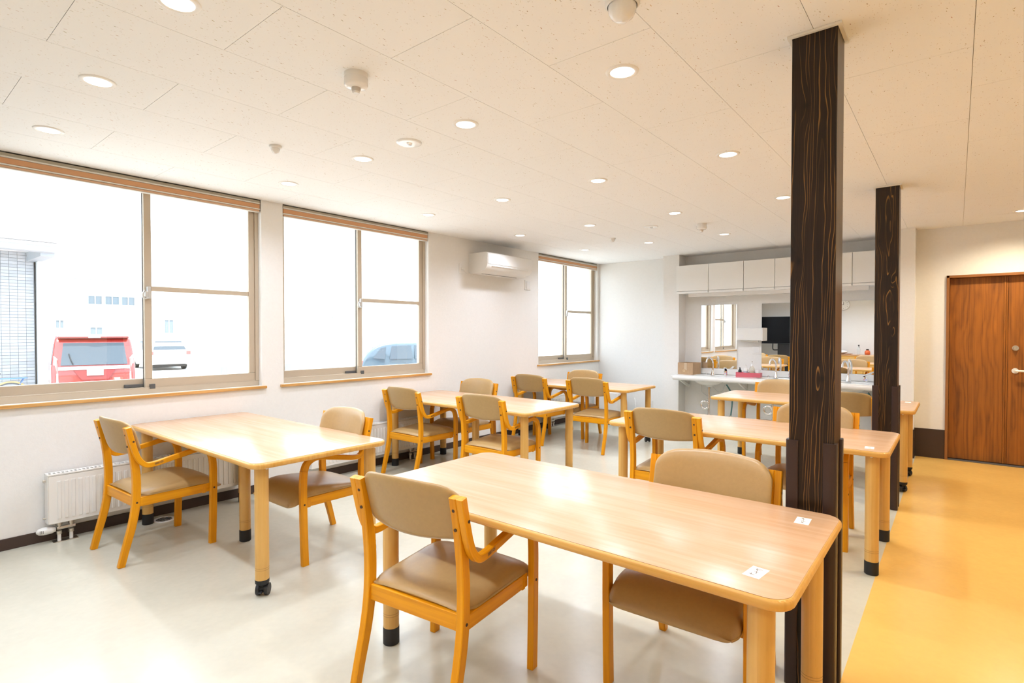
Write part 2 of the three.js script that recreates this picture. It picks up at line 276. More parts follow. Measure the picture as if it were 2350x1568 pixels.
// sliding windows: the inner sash on the right, the outer one on the left
WIN.forEach(([a, b], n) => {
  const names = ['large sliding window nearest the camera, a red car behind it', 'middle sliding window, a grey-blue car behind it', 'far sliding window in the room corner'];
  const w = struct(`window_${n + 1}`, names[n], 'window'), mid = n ? (a + b) / 2 : -1.43, y0 = SILL + 0.015, y1 = CE - 0.001, f = 0.028;
  part('frame', join(span(XW - 0.165, XW - 0.060, SILL - 0.021, y0 + f, a, b, 0.003), span(XW - 0.165, XW - 0.055, y1 - f, y1, a, b, 0.003), span(XW - 0.165, XW - 0.055, y0 + f, y1 - f, a, a - f, 0.003), span(XW - 0.165, XW - 0.055, y0 + f, y1 - f, b + f, b, 0.003)), M.alu, w);
  part('track', join(span(XW - 0.16, XW - 0.06, y0 + f, y0 + f + 0.004, a - f, b + f)), M.alu, w);
  for (const [s, z0, z1, x] of [['outer', a - f, mid - 0.03, XW - 0.135], ['inner', mid + 0.03, b + f, XW - 0.085]]) {
    const st = 0.048, r0 = y0 + f + 0.001, r1 = y1 - f, d = 0.034;
    const sash = part('sash', join(span(x - d / 2, x + d / 2, r0, r0 + 0.066, z0, z1, 0.004), span(x - d / 2, x + d / 2, r1 - 0.035, r1, z0, z1, 0.004), span(x - d / 2, x + d / 2, r0 + 0.066, r1 - 0.035, z0, z0 - st, 0.004), span(x - d / 2, x + d / 2, r0 + 0.066, r1 - 0.035, z1 + st, z1, 0.004), ...(s === 'inner' ? [span(x - d / 2 + 0.004, x + d / 2 - 0.004, 1.66, 1.695, z0 - st, z1 + st, 0.003)] : [])), M.alu, w);
    part('pane', span(x - 0.003, x + 0.003, r0 + 0.06, r1 - 0.03, z0 - st + 0.005, z1 + st - 0.005), M.glass, sash);
    if (s === 'inner') part('gasket', join(span(x - d / 2 - 0.002, x - d / 2 + 0.006, r0, r1, z0 + 0.004, z0 - 0.002)), M.aluDark, sash);
  }
  const L = part('latch', join(span(XW - 0.068, XW - 0.040, 1.60, 1.69, mid + 0.018, mid - 0.004, 0.004), span(XW - 0.052, XW - 0.034, 1.615, 1.655, mid + 0.034, mid + 0.010, 0.004), tube([[XW - 0.040, 1.61, mid + 0.010], [XW - 0.034, 1.60, mid + 0.038], [XW - 0.034, 1.63, mid + 0.050], [XW - 0.036, 1.66, mid + 0.036]], 0.006, 16, 6)), M.latch, w);
  part('foot_block', join(span(XW - 0.070, XW - 0.056, y0 + 0.02, y0 + 0.055, mid - 0.032, mid + 0.004, 0.002), span(XW - 0.115, XW - 0.100, y0 + 0.034, y0 + 0.056, mid + 0.035, mid + 0.15, 0.002)), M.aluDark, w);
  part('reveal', join(span(XW - 0.056, XW, SILL - 0.001, SILL + 0.001, a, b)), M.trimWhite, w);
  part('sill', span(XW - 0.06, XW + 0.022, SILL - 0.022, SILL, a + 0.032, n === 2 ? b - 0.045 : b - 0.032, 0.003, 'z'), M.sill, w);
  // pleated blind drawn up into the head of the opening
  const bl = thing('pleated_blind', ['raised orange-brown blind above the large near window', 'raised orange-brown blind above the middle window', 'raised orange-brown blind above the far corner window'][n], 'blind', [XW - 0.026, CE, (a + b) / 2]), h = (a - b) / 2 - 0.006;
  part('head_rail', join(span(-0.024, 0.020, -0.030, -0.006, -h, h, 0.002)), M.blindHead, bl);
  part('front_lip', join(span(0.016, 0.026, -0.036, -0.026, -h, h, 0.002)), M.blindRail, bl);
  part('fabric_stack', join(span(-0.022, 0.022, -0.074, -0.037, -h + 0.002, h - 0.002, 0.004)), M.blindFabric, bl);
  part('middle_rail', span(-0.020, 0.026, -0.083, -0.0745, -h, h, 0.002), M.blindRail, bl);
  part('lower_fabric', span(-0.018, 0.016, -0.098, -0.0835, -h + 0.002, h - 0.014, 0.003), M.blindLight, bl);
  part('bottom_rail', span(-0.018, 0.018, -0.104, -0.0985, -h, h - 0.012, 0.002), M.blindRail, bl);
  for (const s of [-1, 1]) part('bracket', span(-0.02, 0.02, -0.006, 0, s * (h - 0.12) - 0.02, s * (h - 0.12) + 0.02), M.aluDark, bl);
});

// double door
{
  const d = struct('door_1', 'brown wood-grain double door with a white lever handle', 'door');
  part('frame', join(span(-0.088, -0.062, 0, 1.955, ZD - 0.12, ZD + 0.02, 0.003, 'y'), span(-0.088, 1.09, 1.928, 1.955, ZD - 0.12, ZD + 0.02, 0.003, 'x'), span(1.064, 1.09, 0, 1.955, ZD - 0.12, ZD + 0.02, 0.003, 'y')), M.doorFrame, d);
  part('small_leaf', span(-0.060, 0.372, 0.012, 1.926, ZD - 0.10, ZD - 0.06, 0.002, 'y'), M.doorWood, d);
  part('astragal', join(span(0.372, 0.386, 0.012, 1.926, ZD - 0.09, ZD - 0.050, 0.002, 'y'), span(0.388, 0.404, 0.012, 1.926, ZD - 0.10, ZD - 0.062, 0.002, 'y')), M.doorWood, d);
  const leaf = part('main_leaf', span(0.406, 1.062, 0.012, 1.926, ZD - 0.10, ZD - 0.06, 0.002, 'y'), M.doorWood, d);
  part('thumb_turn', join(cyl(0.026, 0.026, 0.008, 0.462, 1.195, ZD - 0.056, 'z', 24), cyl(0.019, 0.016, 0.018, 0.462, 1.195, ZD - 0.043, 'z', 20), box(0.008, 0.030, 0.012, 0.462, 1.195, ZD - 0.030, 0.002)), M.nickel, leaf);
  part('lever_handle', join(cyl(0.027, 0.027, 0.010, 0.462, 0.965, ZD - 0.055, 'z', 24), cyl(0.010, 0.010, 0.05, 0.462, 0.965, ZD - 0.030, 'z', 16), tube([[0.462, 0.965, ZD - 0.006], [0.50, 0.965, ZD - 0.004], [0.56, 0.964, ZD - 0.004], [0.61, 0.963, ZD - 0.010]], 0.0105, 24, 10)), M.whitePlastic, leaf);
  part('threshold', span(-0.062, 1.064, 0.0, 0.006, ZD - 0.11, ZD + 0.01), M.aluDark, d);
}

// ------------------------------------------------------------------ pillars
const pillarAt = [[-2.285, 'dark stained wooden pillar in front, beside the stickered table'], [-5.035, 'farther dark stained wooden pillar, behind the front one']];
pillarAt.forEach(([z0, label], n) => {
  const t = thing('pillar', label, 'pillar', [-0.419, 0, z0 - 0.0745], 0, 'dark wooden pillars'), h = 0.0755, H = CE - 0.001;
  const g = new RoundedBoxGeometry(0.151, H, 0.149, 2, 0.004).toNonIndexed(); g.translate(0, H / 2, 0);
  const p = g.attributes.position, nn = g.attributes.normal, uv = g.attributes.uv;
  for (let i = 0; i < p.count; i++) { const side = Math.abs(nn.getX(i)) > Math.abs(nn.getZ(i)); uv.setXY(i, side ? p.getZ(i) * Math.sign(nn.getX(i)) + 0.03 : p.getX(i) * Math.sign(nn.getZ(i)) + h, p.getY(i) + (side ? 0.7 : 0)); }
  part('post', g, M.pillar[n], t);
  for (const [sx, sz] of [[-1, 1], [1, 1], [1, -1], [-1, -1]]) {       // rubber corner guards
    const q = new THREE.Shape(), r = 0.020, w = 0.034, o = 0.010;
    q.moveTo(-w, 0.0005); q.lineTo(-w, o * 0.7); q.quadraticCurveTo(-w, o, -w + 0.006, o); q.lineTo(-0.004, o); q.quadraticCurveTo(o, o, o, -0.004); q.lineTo(o, -w + 0.006); q.quadraticCurveTo(o, -w, o * 0.7, -w); q.lineTo(0.0005, -w); q.lineTo(0.0005, 0.0005); q.lineTo(-w, 0.0005);
    const e = new THREE.ExtrudeGeometry(q, { depth: 0.94, bevelEnabled: false, curveSegments: 8 }); e.rotateX(-Math.PI / 2); e.scale(1, 1, 1);
    // shape x,y -> x,-z ; turn to the corner
    const ang = { '1,1': -Math.PI / 2, '1,-1': 0, '-1,-1': Math.PI / 2, '-1,1': Math.PI }[`${sx},${sz}`];
    e.rotateY(ang); e.translate(sx * h, 0.002, sz * (h - 0.001)); part('corner_guard', toCreasedNormals(e, 0.5), M.guard, t);
  }
  const o = h + 0.014, i = h + 0.001;
  part('ceiling_trim', join(span(-o, o, CE - 0.010, CE - 0.001, i, o), span(-o, o, CE - 0.010, CE - 0.001, -o, -i), span(-o, -i, CE - 0.010, CE - 0.001, -i, i), span(i, o, CE - 0.010, CE - 0.001, -i, i)), M.trimWhite, t);
});

// ------------------------------------------------------------------ ceiling fittings
{
  const ord = ['first', 'second', 'third', 'fourth', 'fifth', 'sixth'], xs = [-3.897, -2.975, -2.055, -1.123], zs = [-0.73, -2.125, -3.52, -4.925, -6.33];
  const ring = lathe([[0.0505, 0.0], [0.052, -0.005], [0.060, -0.006], [0.068, -0.004], [0.070, 0]], 0, 0, 0, 40), disc = lathe([[0.0001, -0.0035], [0.030, -0.0040], [0.0510, -0.0030]], 0, 0, 0, 40);
  const lamp = (x, z, I, C, label, group) => {
    const t = thing('downlight', label, 'downlight', [x, CE, z], 0, group);
    part('trim_ring', ring, M.lampRing, t); part('diffuser', disc, M.lampGlow, t);
    const s = new THREE.SpotLight(C, I, 0, 1.36, 0.9, 2); s.position.set(0, -0.012, 0); s.target.position.set(0, -1, 0); s.castShadow = true; s.shadow.radius = 3; s.name = 'downlight_beam';
    t.add(s, s.target);
  };
  zs.forEach((z, j) => xs.forEach((x, i) => { lamp(x, z, LAMP, LAMP_COLOR, `round recessed downlight, ${ord[i]} from the window wall in the ${ord[j]} row from the camera`, 'dining room downlights'); }));
  xs.forEach((x, i) => lamp(x, 0.67, LAMP, LAMP_COLOR, `round recessed downlight, ${ord[i]} from the window wall in the row behind the camera`, 'downlights behind the viewpoint'));
  [-6.84, -4.4, -1.96, 0.5].forEach((z, i) => lamp(0.46, z, HALL, HALL_COLOR, `round recessed downlight over the passage, ${ord[i]} from the double door`, 'passage downlights'));

  const det = (x, z, s, label) => {                          // heat detector: drum, slots, sensor tip
    const t = thing('heat_detector', label, 'detector', [x, CE, z]);
    part('mount', cyl(0.050 * s, 0.050 * s, 0.020 * s, 0, -0.010 * s, 0, 'y', 40), M.whitePlastic, t);
    part('body', lathe([[0.0505 * s, -0.020 * s], [0.0505 * s, -0.046 * s], [0.046 * s, -0.056 * s], [0.022 * s, -0.060 * s], [0.0001, -0.060 * s]], 0, 0, 0, 40), M.whiteGloss, t);
    part('sensor_cage', join(cyl(0.020 * s, 0.020 * s, 0.012 * s, 0, -0.066 * s, 0, 'y', 12), cyl(0.017 * s, 0.019 * s, 0.006 * s, 0, -0.074 * s, 0, 'y', 20)), M.nickel, t);
    part('tip', cyl(0.013 * s, 0.017 * s, 0.008 * s, 0, -0.080 * s, 0, 'y', 20), M.whiteGloss, t);
  };
  det(-2.026, -1.416, 1.0, 'white drum-shaped heat detector with a metal tip, nearest the camera');
  det(-2.045, -5.592, 1.0, 'white drum-shaped heat detector far back toward the cabinets');
  const dome = (x, z, r, label) => { const t = thing('motion_sensor', label, 'sensor', [x, CE, z]); part('base', lathe([[r, 0], [r, -0.008], [r * 0.9, -0.014], [r * 0.72, -0.016]], 0, 0, 0, 36), M.whitePlastic, t); part('dome', lathe([[r * 0.74, -0.014], [r * 0.68, -0.026], [r * 0.5, -0.038], [r * 0.25, -0.045], [0.0001, -0.047]], 0, 0, 0, 36), M.whiteGloss, t); };
  dome(-3.175, -1.65, 0.036, 'small white dome sensor on the ceiling before the window pier');
  dome(-3.171, -5.775, 0.036, 'small white dome sensor on the ceiling toward the far corner');
  {
    const t = thing('security_dome', 'cream dome camera housing at the top edge of the view', 'camera', [-0.878, CE, -1.66]);
    part('base', lathe([[0.058, 0], [0.058, -0.022], [0.050, -0.030]], 0, 0, 0, 40), M.whitePlastic, t);
    part('ball', lathe([[0.047, -0.028], [0.046, -0.045], [0.038, -0.062], [0.022, -0.074], [0.0001, -0.078]], 0, 0, 0, 40), M.whiteGloss, t);
  }
  const disc2 = (x, z, label) => {
    const t = thing('emergency_light', label, 'ceiling light', [x, CE, z]);
    part('plate', lathe([[0.074, 0], [0.073, -0.005], [0.060, -0.009], [0.024, -0.008], [0.0001, -0.008]], 0, 0, 0, 40), M.whiteGloss, t);
    part('lens', lathe([[0.020, -0.008], [0.017, -0.014], [0.0001, -0.016]], 0, 0, 0, 24), M.chrome, t);
  };
  disc2(-2.508, -2.117, 'flat white disc with a small lens on the ceiling, near the camera'); disc2(-2.508, -5.393, 'flat white disc with a small lens on the ceiling, far back');
}

// ------------------------------------------------------------------ tables
function makeTable(name, label, x0, x1, z0, z1, feet, centre) {
  const W = x1 - x0, D = z0 - z1, cx = (x0 + x1) / 2, cz = (z0 + z1) / 2, t = thing(name, label, 'table', [cx, 0, cz], 0, 'dining tables');
  part('edge_band', plate(roundRect(W, D, 0.062), 0.668, 0.6992, 0.011, 'x'), M.tableEdge, t);
  part('tabletop', plate(roundRect(W - 0.016, D - 0.016, 0.055), 0.6985, 0.7000, 0.0006, 'x'), M.tableTop, t);
  const R = 0.034, ix = W / 2 - 0.085, jx = W / 2 - (centre ? 0.125 : 0.098), iz = D / 2 - 0.078, spots = [[-jx, iz, feet[0]], [ix, iz, feet[1]], [ix, -iz, feet[2]], [-jx, -iz, feet[3]]];
  if (centre) spots.push([0.03, 0.04, 'cap']);
  const bolts = [];
  for (const [x, z, kind] of spots) {
    const y0 = kind === 'cap' ? 0.074 : 0.088, leg = part('leg', legGeo(R, y0), M.tableLeg, t); leg.position.set(x, 0, z);
    part('seam_ring', join(cyl(R + 0.0004, R + 0.0004, 0.0016, 0, y0 + 0.052, 0, 'y', 32), cyl(R + 0.0004, R + 0.0004, 0.0016, 0, y0 + 0.062, 0, 'y', 32)), M.tableRing, leg);
    if (kind === 'cap') { const f = part('foot_cap', lathe([[0.0001, 0], [R - 0.002, 0], [R + 0.001, 0.003], [R + 0.001, 0.074], [R - 0.001, 0.0745]], 0, 0, 0, 32), M.rubber, t); f.position.set(x, 0, z); } else {
      const c = new THREE.Group(); c.name = 'caster'; c.position.set(x, 0, z); c.rotation.y = kind === 'caster' ? 0.5 + x * 0.3 : 0.4; t.add(c);
      part('cup', lathe([[0.0001, 0.058], [0.026, 0.060], [R, 0.070], [R + 0.0005, 0.0885], [R - 0.001, 0.089]], 0, 0, 0, 32), M.rubber, c);
      part('hood', join(cyl(0.024, 0.024, 0.024, 0, 0.036, -0.012, 'x', 24), box(0.020, 0.030, 0.030, 0, 0.050, -0.006, 0.004)), M.rubber, c);
      for (const s of [-1, 1]) part('wheel', cyl(0.030, 0.030, 0.017, s * 0.0215, 0.030, -0.012, 'x', 32), M.black, c);
      part('brake_lever', box(0.018, 0.008, 0.026, 0, 0.026, 0.024, 0.003), M.rubber, c);
    }
    for (const [bx, bz] of [[0.055, 0], [-0.055, 0], [0, 0.05], [0, -0.05]]) bolts.push(lathe([[0.007, 0.668], [0.007, 0.664], [0.004, 0.661], [0.0001, 0.6605]], x + bx * Math.sign(-x || 1), 0, z + bz, 10));
  }
  part('bolt_heads', join(bolts), M.whitePlastic, t);
  return t;
}
const legCache = new Map();
function legGeo(R, y0) { const k = R + ',' + y0; if (!legCache.has(k)) legCache.set(k, (() => { const g = cyl(R, R, 0.668 - y0, 0, (0.668 + y0) / 2, 0, 'y', 32), uv = g.attributes.uv, p = g.attributes.position; for (let i = 0; i < uv.count; i++) uv.setXY(i, p.getY(i), uv.getX(i) * 0.21); return g; })()); return legCache.get(k); }
// feet: near-left, near-right, far-right, far-left
const TA = makeTable('dining_table', 'dining table by the near window, its top mirroring the daylight', -4.54, -2.665, -1.265, -2.085, ['cap', 'caster', 'caster', 'cap'], true);
const TB = makeTable('dining_table', 'foreground dining table with two white stickers at its right corners', -1.995, -0.300, -1.415, -2.225, ['cap', 'caster', 'caster', 'cap'], false);
const TC = makeTable('dining_table', 'dining table against the window wall below the air conditioner', -4.54, -2.665, -3.455, -4.280, ['cap', 'caster', 'caster', 'cap'], true);
const TD = makeTable('dining_table', 'far dining table in the corner under the third window', -4.54, -2.86, -5.555, -6.345, ['cap', 'caster', 'caster', 'cap'], false);
const TE = makeTable('dining_table', 'dining table behind the front pillar, one white sticker on its right end', -1.995, -0.272, -3.545, -4.335, ['caster', 'cap', 'cap', 'caster'], false);
const TF = makeTable('dining_table', 'farthest dining table in front of the wash counter', -1.955, -0.258, -5.58, -6.405, ['cap', 'caster', 'caster', 'cap'], false);
{ // handwritten white stickers
  const strokes = (s) => print(96, 160, (c, w, h) => {
    c.fillStyle = '#f4f1ea'; c.fillRect(0, 0, w, h); c.strokeStyle = '#5a4a3c'; c.lineWidth = 4; c.lineCap = 'round'; let q = s * 7919; const r = () => { q = (Math.imul(q, 1664525) + 1013904223) >>> 0; return q / 4294967296; };
    for (const y of [34, 80, 122]) for (let k = 0; k < (y === 80 ? 3 : 5); k++) { const x = 34 + r() * 22, yy = y + (r() - 0.5) * 22, horiz = r() < 0.55; c.beginPath(); c.moveTo(x - (horiz ? 12 : 2), yy - (horiz ? 1 : 9)); c.lineTo(x + (horiz ? 14 : 3), yy + (horiz ? 2 : 10)); c.stroke(); }
  });
  const stick = (x, z, turn, s, label) => {
    const g = new THREE.BoxGeometry(0.045, 0.0006, 0.075), m = part(numbered('name_sticker'), g, [M.trimWhite, M.trimWhite, decal(1, 1, strokes(s)), M.trimWhite, M.trimWhite, M.trimWhite], scene);
    m.position.set(x, 0.7004, z); m.rotation.y = turn; m.userData = { label, category: 'sticker', group: 'name stickers on the tables' };
  };
  stick(-0.415, -1.555, -0.12, 3, 'white paper sticker at the near right corner of the foreground table');
  stick(-0.405, -2.085, 0.05, 5, 'white paper sticker at the far right corner of the foreground table');
  stick(-0.375, -3.655, 0.08, 7, 'white paper sticker on the table behind the front pillar');
  stick(-0.345, -6.27, 0, 9, 'white paper sticker on the far table before the wash counter');
}

// ------------------------------------------------------------------ chairs (local: front is +z, z = f - 0.27)
function makeChair(label) {
  const t = thing('armchair', label, 'chair', [0, 0, 0], 0, 'wooden armchairs with taupe vinyl'), F = (a) => a.map(([f, y]) => [f - 0.27, y]);
  const rear = F([[0.0175, 0], [0.045, 0.11], [0.074, 0.22], [0.092, 0.32], [0.0985, 0.41], [0.0985, 0.50], [0.092, 0.58], [0.076, 0.68], [0.050, 0.803]]);
  const arm = F([[0.050, 0.803], [0.0735, 0.70], [0.089, 0.645], [0.108, 0.603], [0.140, 0.574], [0.182, 0.572], [0.26, 0.586], [0.35, 0.603], [0.415, 0.615], [0.462, 0.610], [0.498, 0.586], [0.514, 0.548]]);
  const front = F([[0.514, 0.552], [0.519, 0.50], [0.520, 0.40], [0.517, 0.20], [0.511, 0]]);
  const legG = {}, armG = {}, frontG = {};
  for (const s of [-1, 1]) {
    const [a, b] = s > 0 ? [0.211, 0.2415] : [-0.2415, -0.211], [c, d] = s > 0 ? [0.2415, 0.270] : [-0.270, -0.2415];
    part('rear_leg', bentBar(rear, (q) => lerp(0.0175, 0.0205, smooth(0, 0.4, q)) - 0.006 * smooth(0.65, 1, q), a, b, 0.003, 36), M.chairWood, t);
    part('armrest', bentBar(arm, (q) => 0.0145 + 0.005 * smooth(0.8, 1, q), c, d, 0.003, 56), M.chairWood, t);
    part('front_leg', bentBar(front, () => 0.0200, c, d, 0.003, 14), M.chairWood, t);
    part('side_rail', span(s * 0.2135, s * 0.2390, 0.330, 0.384, 0.085 - 0.27, 0.505 - 0.27, 0.003, 'z'), M.chairWood, t);
  }
  part('rear_rail', span(-0.2115, 0.2115, 0.328, 0.388, 0.086 - 0.27, 0.110 - 0.27, 0.003, 'x'), M.chairWood, t);
  part('front_rail', span(-0.2400, 0.2400, 0.326, 0.372, 0.462 - 0.27, 0.484 - 0.27, 0.003, 'x'), M.chairWood, t);
  // seat: a padded cross section lofted from side to side, its front edge turned down
  const top = [[0.098, 0.398], [0.115, 0.411], [0.17, 0.420], [0.26, 0.428], [0.36, 0.438], [0.43, 0.443], [0.49, 0.436], [0.54, 0.414], [0.575, 0.378], [0.588, 0.350]], bot = [[0.584, 0.338], [0.560, 0.338], [0.53, 0.352], [0.48, 0.374], [0.40, 0.386], [0.20, 0.387], [0.105, 0.388]];
  const loop = new THREE.CatmullRomCurve3([...top, ...bot].map(([f, y]) => V(0, y, f - 0.27)), true, 'centripetal'), N = 56, NU = 28, ring = [];
  for (let i = 0; i <= N; i++) ring.push(loop.getPoint(i / N));
  part('seat', gridSurface(NU, N, (u, v) => {
    const p = ring[Math.round(v * N)], s = Math.sin((u - 0.5) * Math.PI), e = Math.abs(s), q = 1 - Math.pow(e, 14) * 0.9995, mid = lerp(0.395, 0.356, smooth(0.20, 0.30, p.z)), w = lerp(0.207, 0.237, smooth(-0.165, -0.10, p.z)) - 0.020 * smooth(0.25, 0.32, p.z) ** 2;
    const k = Math.sqrt(Math.max(0, q)), z = p.z < 0 ? lerp(-0.172 + (1 - k) * 0.012, p.z, 1) : p.z;
    return [s * w, lerp(mid, p.y, k) - (p.y > mid ? 0.010 * e * e : 0), z, s * w, v * 1.1];
  }), M.chairVinyl, t);
  // backrest pad, curved in plan, arched at the top
  const HW = 0.2395, corner = (x, r, h) => h * (1 - Math.sqrt(Math.max(0, 1 - (Math.max(0, Math.abs(x) - HW + r) / r) ** 2))), topY = (x) => 0.846 - 0.020 * (x / HW) ** 2 - corner(x, 0.085, 0.062), botY = (x) => 0.630 + 0.018 * (x / HW) ** 2 + corner(x, 0.045, 0.030);
  const zc = (x, y) => lerp(0.128, 0.076, (y - 0.62) / 0.2) - 0.052 * (1 - (x / HW) ** 2) - 0.27;
  const pad = (side, nu = 30, nv = 22) => gridSurface(nu, nv, (u, v) => {
    const a = Math.sin((u - 0.5) * Math.PI), b = Math.sin((v - 0.5) * Math.PI), x = a * HW, y = lerp(botY(x), topY(x), (b + 1) / 2), th = (side > 0 ? 0.024 : 0.015) * Math.sqrt(Math.max(0, (1 - Math.abs(a) ** 10) * (1 - Math.abs(b) ** 6)));
    return [side > 0 ? x : -x, y, zc(x, y) + side * th, x, y];
  });
  const padMesh = part('backrest', join(pad(1), pad(-1)), M.chairVinyl, t);
  const rim = []; for (let i = 0; i <= 40; i++) { const x = lerp(-HW + 0.002, HW - 0.002, i / 40); rim.push([x, botY(x), zc(x, botY(x)) - 0.002]); }
  part('piping', tube(rim, 0.0032, 60, 6), M.piping, padMesh);
  // dowel plugs
  const plugs = [];
  for (const s of [-1, 1]) {
    for (const [y, f] of [[0.758, 0.0465], [0.690, 0.0562]]) plugs.push(cyl(0.0058, 0.0058, 0.006, s * 0.2265, y, f - 0.27, 'z', 12));
    plugs.push(cyl(0.0058, 0.0058, 0.003, s * 0.270, 0.722, 0.0735 - 0.27, 'x', 12), cyl(0.0058, 0.0058, 0.003, s * 0.2415, 0.357, 0.097 - 0.27, 'x', 12), cyl(0.0058, 0.0058, 0.003, s * 0.270, 0.357, 0.519 - 0.27, 'x', 12));
  }
  part('dowel_plugs', join(plugs), M.plug, t);
  const mark = print(128, 40, (c) => { c.fillStyle = '#c98a2c'; c.fillRect(0, 0, 128, 40); c.fillStyle = '#3a2106'; for (let i = 0; i < 4; i++) c.fillRect(8, 7 + i * 7, 62 - (i % 2) * 14, 4); c.strokeStyle = '#3a2106'; c.lineWidth = 5; c.beginPath(); c.arc(100, 20, 12, 0, 7); c.stroke(); c.fillRect(76, 12, 4, 16); });
  const mg = new THREE.PlaneGeometry(0.050, 0.015); mg.rotateY(-Math.PI / 2); mg.rotateX(-0.2); mg.translate(-0.2706, 0.578, 0.205 - 0.27); part('maker_mark', mg, decal(1, 1, mark), t);
  return t;
}
const chairs = [
  [-3.945, -1.232, Math.PI + 0.045, 'armchair with its back to us at the near window table, before the first radiator'],
  [-3.170, -1.915, 0.0, 'armchair on the far side of the near window table, facing us'],
  [-1.540, -1.470, Math.PI + 0.115, 'foreground armchair with its back to us at the stickered table'],
  [-0.785, -2.105, 0.045, 'armchair facing us across the stickered foreground table'],
  [-4.035, -3.515, Math.PI, 'armchair with its back to us at the air conditioner table, by the wall'],
  [-3.050, -3.535, Math.PI, 'armchair with its back to us at the air conditioner table, away from the wall'],
  [-4.075, -4.205, 0, 'armchair facing us across the table below the air conditioner'],
  [-4.045, -5.495, Math.PI, 'armchair with its back to us at the corner table, next to the window wall'],
  [-3.245, -5.520, Math.PI + 0.03, 'armchair with its back to us at the corner table, away from the window wall'],
  [-3.920, -6.155, 0, 'armchair facing us across the corner table under the third window'],
  [-1.530, -3.675, Math.PI, 'armchair with its back to us at the table behind the front pillar'],
  [-0.775, -4.135, 0, 'armchair facing us, half hidden behind the front pillar'],
  [-0.760, -5.665, Math.PI, 'armchair with its back to us seen between the two pillars'],
  [-1.448, -6.150, 0, 'armchair facing us across the farthest table, before the wash counter'],
];
const chair0 = makeChair(chairs[0][3]);
chairs.forEach(([x, z, r, label], i) => { if (i) copyOf(chair0, [x, 0, z], r, label); else { chair0.position.set(x, 0, z); chair0.rotation.y = r; } });

// ------------------------------------------------------------------ radiators
function radiator(z0, z1, valveZ, head, label) {
  const t = thing('panel_radiator', label, 'radiator', [XW, 0, (z0 + z1) / 2], 0, 'white panel radiators'), L = z0 - z1, X0 = 0.022, X1 = 0.100, Y0 = 0.125, Y1 = 0.445;
  part('front_panel', span(X1 - 0.010, X1, Y0, Y1 - 0.012, -L / 2 + 0.004, L / 2 - 0.004, 0.004), M.enamel, t);
  part('back_panel', span(X0, X0 + 0.010, Y0, Y1 - 0.012, -L / 2 + 0.004, L / 2 - 0.004, 0.003), M.enamel, t);
  part('side_cover', join(span(X0 - 0.004, X1 + 0.002, Y0 + 0.002, Y1 - 0.004, L / 2 - 0.004, L / 2, 0.002), span(X0 - 0.004, X1 + 0.002, Y0 + 0.002, Y1 - 0.004, -L / 2, -L / 2 + 0.004, 0.002)), M.enamel, t);
  part('top_grille', join(span(X0 - 0.003, X0 + 0.016, Y1 - 0.010, Y1, -L / 2, L / 2, 0.002), span(X1 - 0.016, X1 + 0.002, Y1 - 0.010, Y1, -L / 2, L / 2, 0.002), ...Array.from({ length: Math.floor(L / 0.022) }, (_, i) => span(X0 + 0.012, X1 - 0.012, Y1 - 0.008, Y1 - 0.001, -L / 2 + 0.012 + i * 0.022, -L / 2 + 0.022 + i * 0.022))), M.enamel, t);
  const rib = (() => { const s = new THREE.Shape([[-0.011, 0], [0.011, 0], [0.007, 0.006], [-0.007, 0.006]].map((p) => new THREE.Vector2(...p))), g = new THREE.ExtrudeGeometry(s, { depth: Y1 - Y0 - 0.085, bevelEnabled: true, bevelSize: 0.001, bevelThickness: 0.004, bevelSegments: 1 }); g.rotateX(-Math.PI / 2); g.rotateY(-Math.PI / 2); return g; })();
  for (let i = 0, n = Math.floor((L - 0.06) / 0.0365); i < n; i++) { const m = part('rib', rib, M.enamel, t); m.position.set(X1 - 0.001, Y0 + 0.032, -L / 2 + 0.045 + i * 0.0365); }
  part('wall_bracket', join(span(0, X0 + 0.002, 0.20, 0.38, -L / 2 + 0.15, -L / 2 + 0.19), span(0, X0 + 0.002, 0.20, 0.38, L / 2 - 0.19, L / 2 - 0.15)), M.enamel, t);
  const vz = valveZ - (z0 + z1) / 2, xv = 0.062, valve = part('valve_block', join(
    ...[0, -0.062].flatMap((d) => [cyl(0.0115, 0.0115, 0.048, xv, 0.102, vz + d, 'y', 16), cyl(0.016, 0.016, 0.014, xv, 0.112, vz + d, 'y', 6), cyl(0.017, 0.017, 0.020, xv, 0.056, vz + d, 'y', 6)]), cyl(0.0125, 0.0125, 0.095, xv, 0.085, vz - 0.035, 'z', 16)), M.nickel, t);
  for (const d of [0, -0.062]) part('pipe', cyl(0.0105, 0.0105, 0.05, xv, 0.025, vz + d, 'y', 16), M.whitePlastic, t);
  part('floor_plate', span(xv - 0.03, xv + 0.03, 0, 0.004, vz - 0.095, vz + 0.033, 0.001), M.nickel, t);
  if (head) { const h = part('thermostat_head', lathe([[0.0001, 0], [0.018, 0.001], [0.020, 0.012], [0.024, 0.020], [0.0245, 0.062], [0.019, 0.085], [0.008, 0.096], [0.0001, 0.098]], 0, 0, 0, 24), M.whitePlastic, t); h.rotation.x = Math.PI / 2; h.position.set(xv, 0.083, vz + 0.018); part('slots', join(...[0, 1, 2].map((i) => box(0.002, 0.003, 0.02, 0.0235 - i * 0.002, 0.066 + i * 0.007, 0))), M.aluDark, h); }
  part('vent_plug', join(cyl(0.010, 0.010, 0.016, 0.050, Y1 - 0.045, L / 2 + 0.006, 'z', 12), cyl(0.007, 0.007, 0.020, 0.050, Y0 + 0.035, L / 2 + 0.006, 'z', 12)), M.nickel, t);
}
radiator(-0.805, -2.04, -0.868, true, 'white ribbed panel radiator under the near window, thermostat at its left end');
radiator(-2.63, -4.03, -3.80, false, 'white ribbed panel radiator under the middle window');
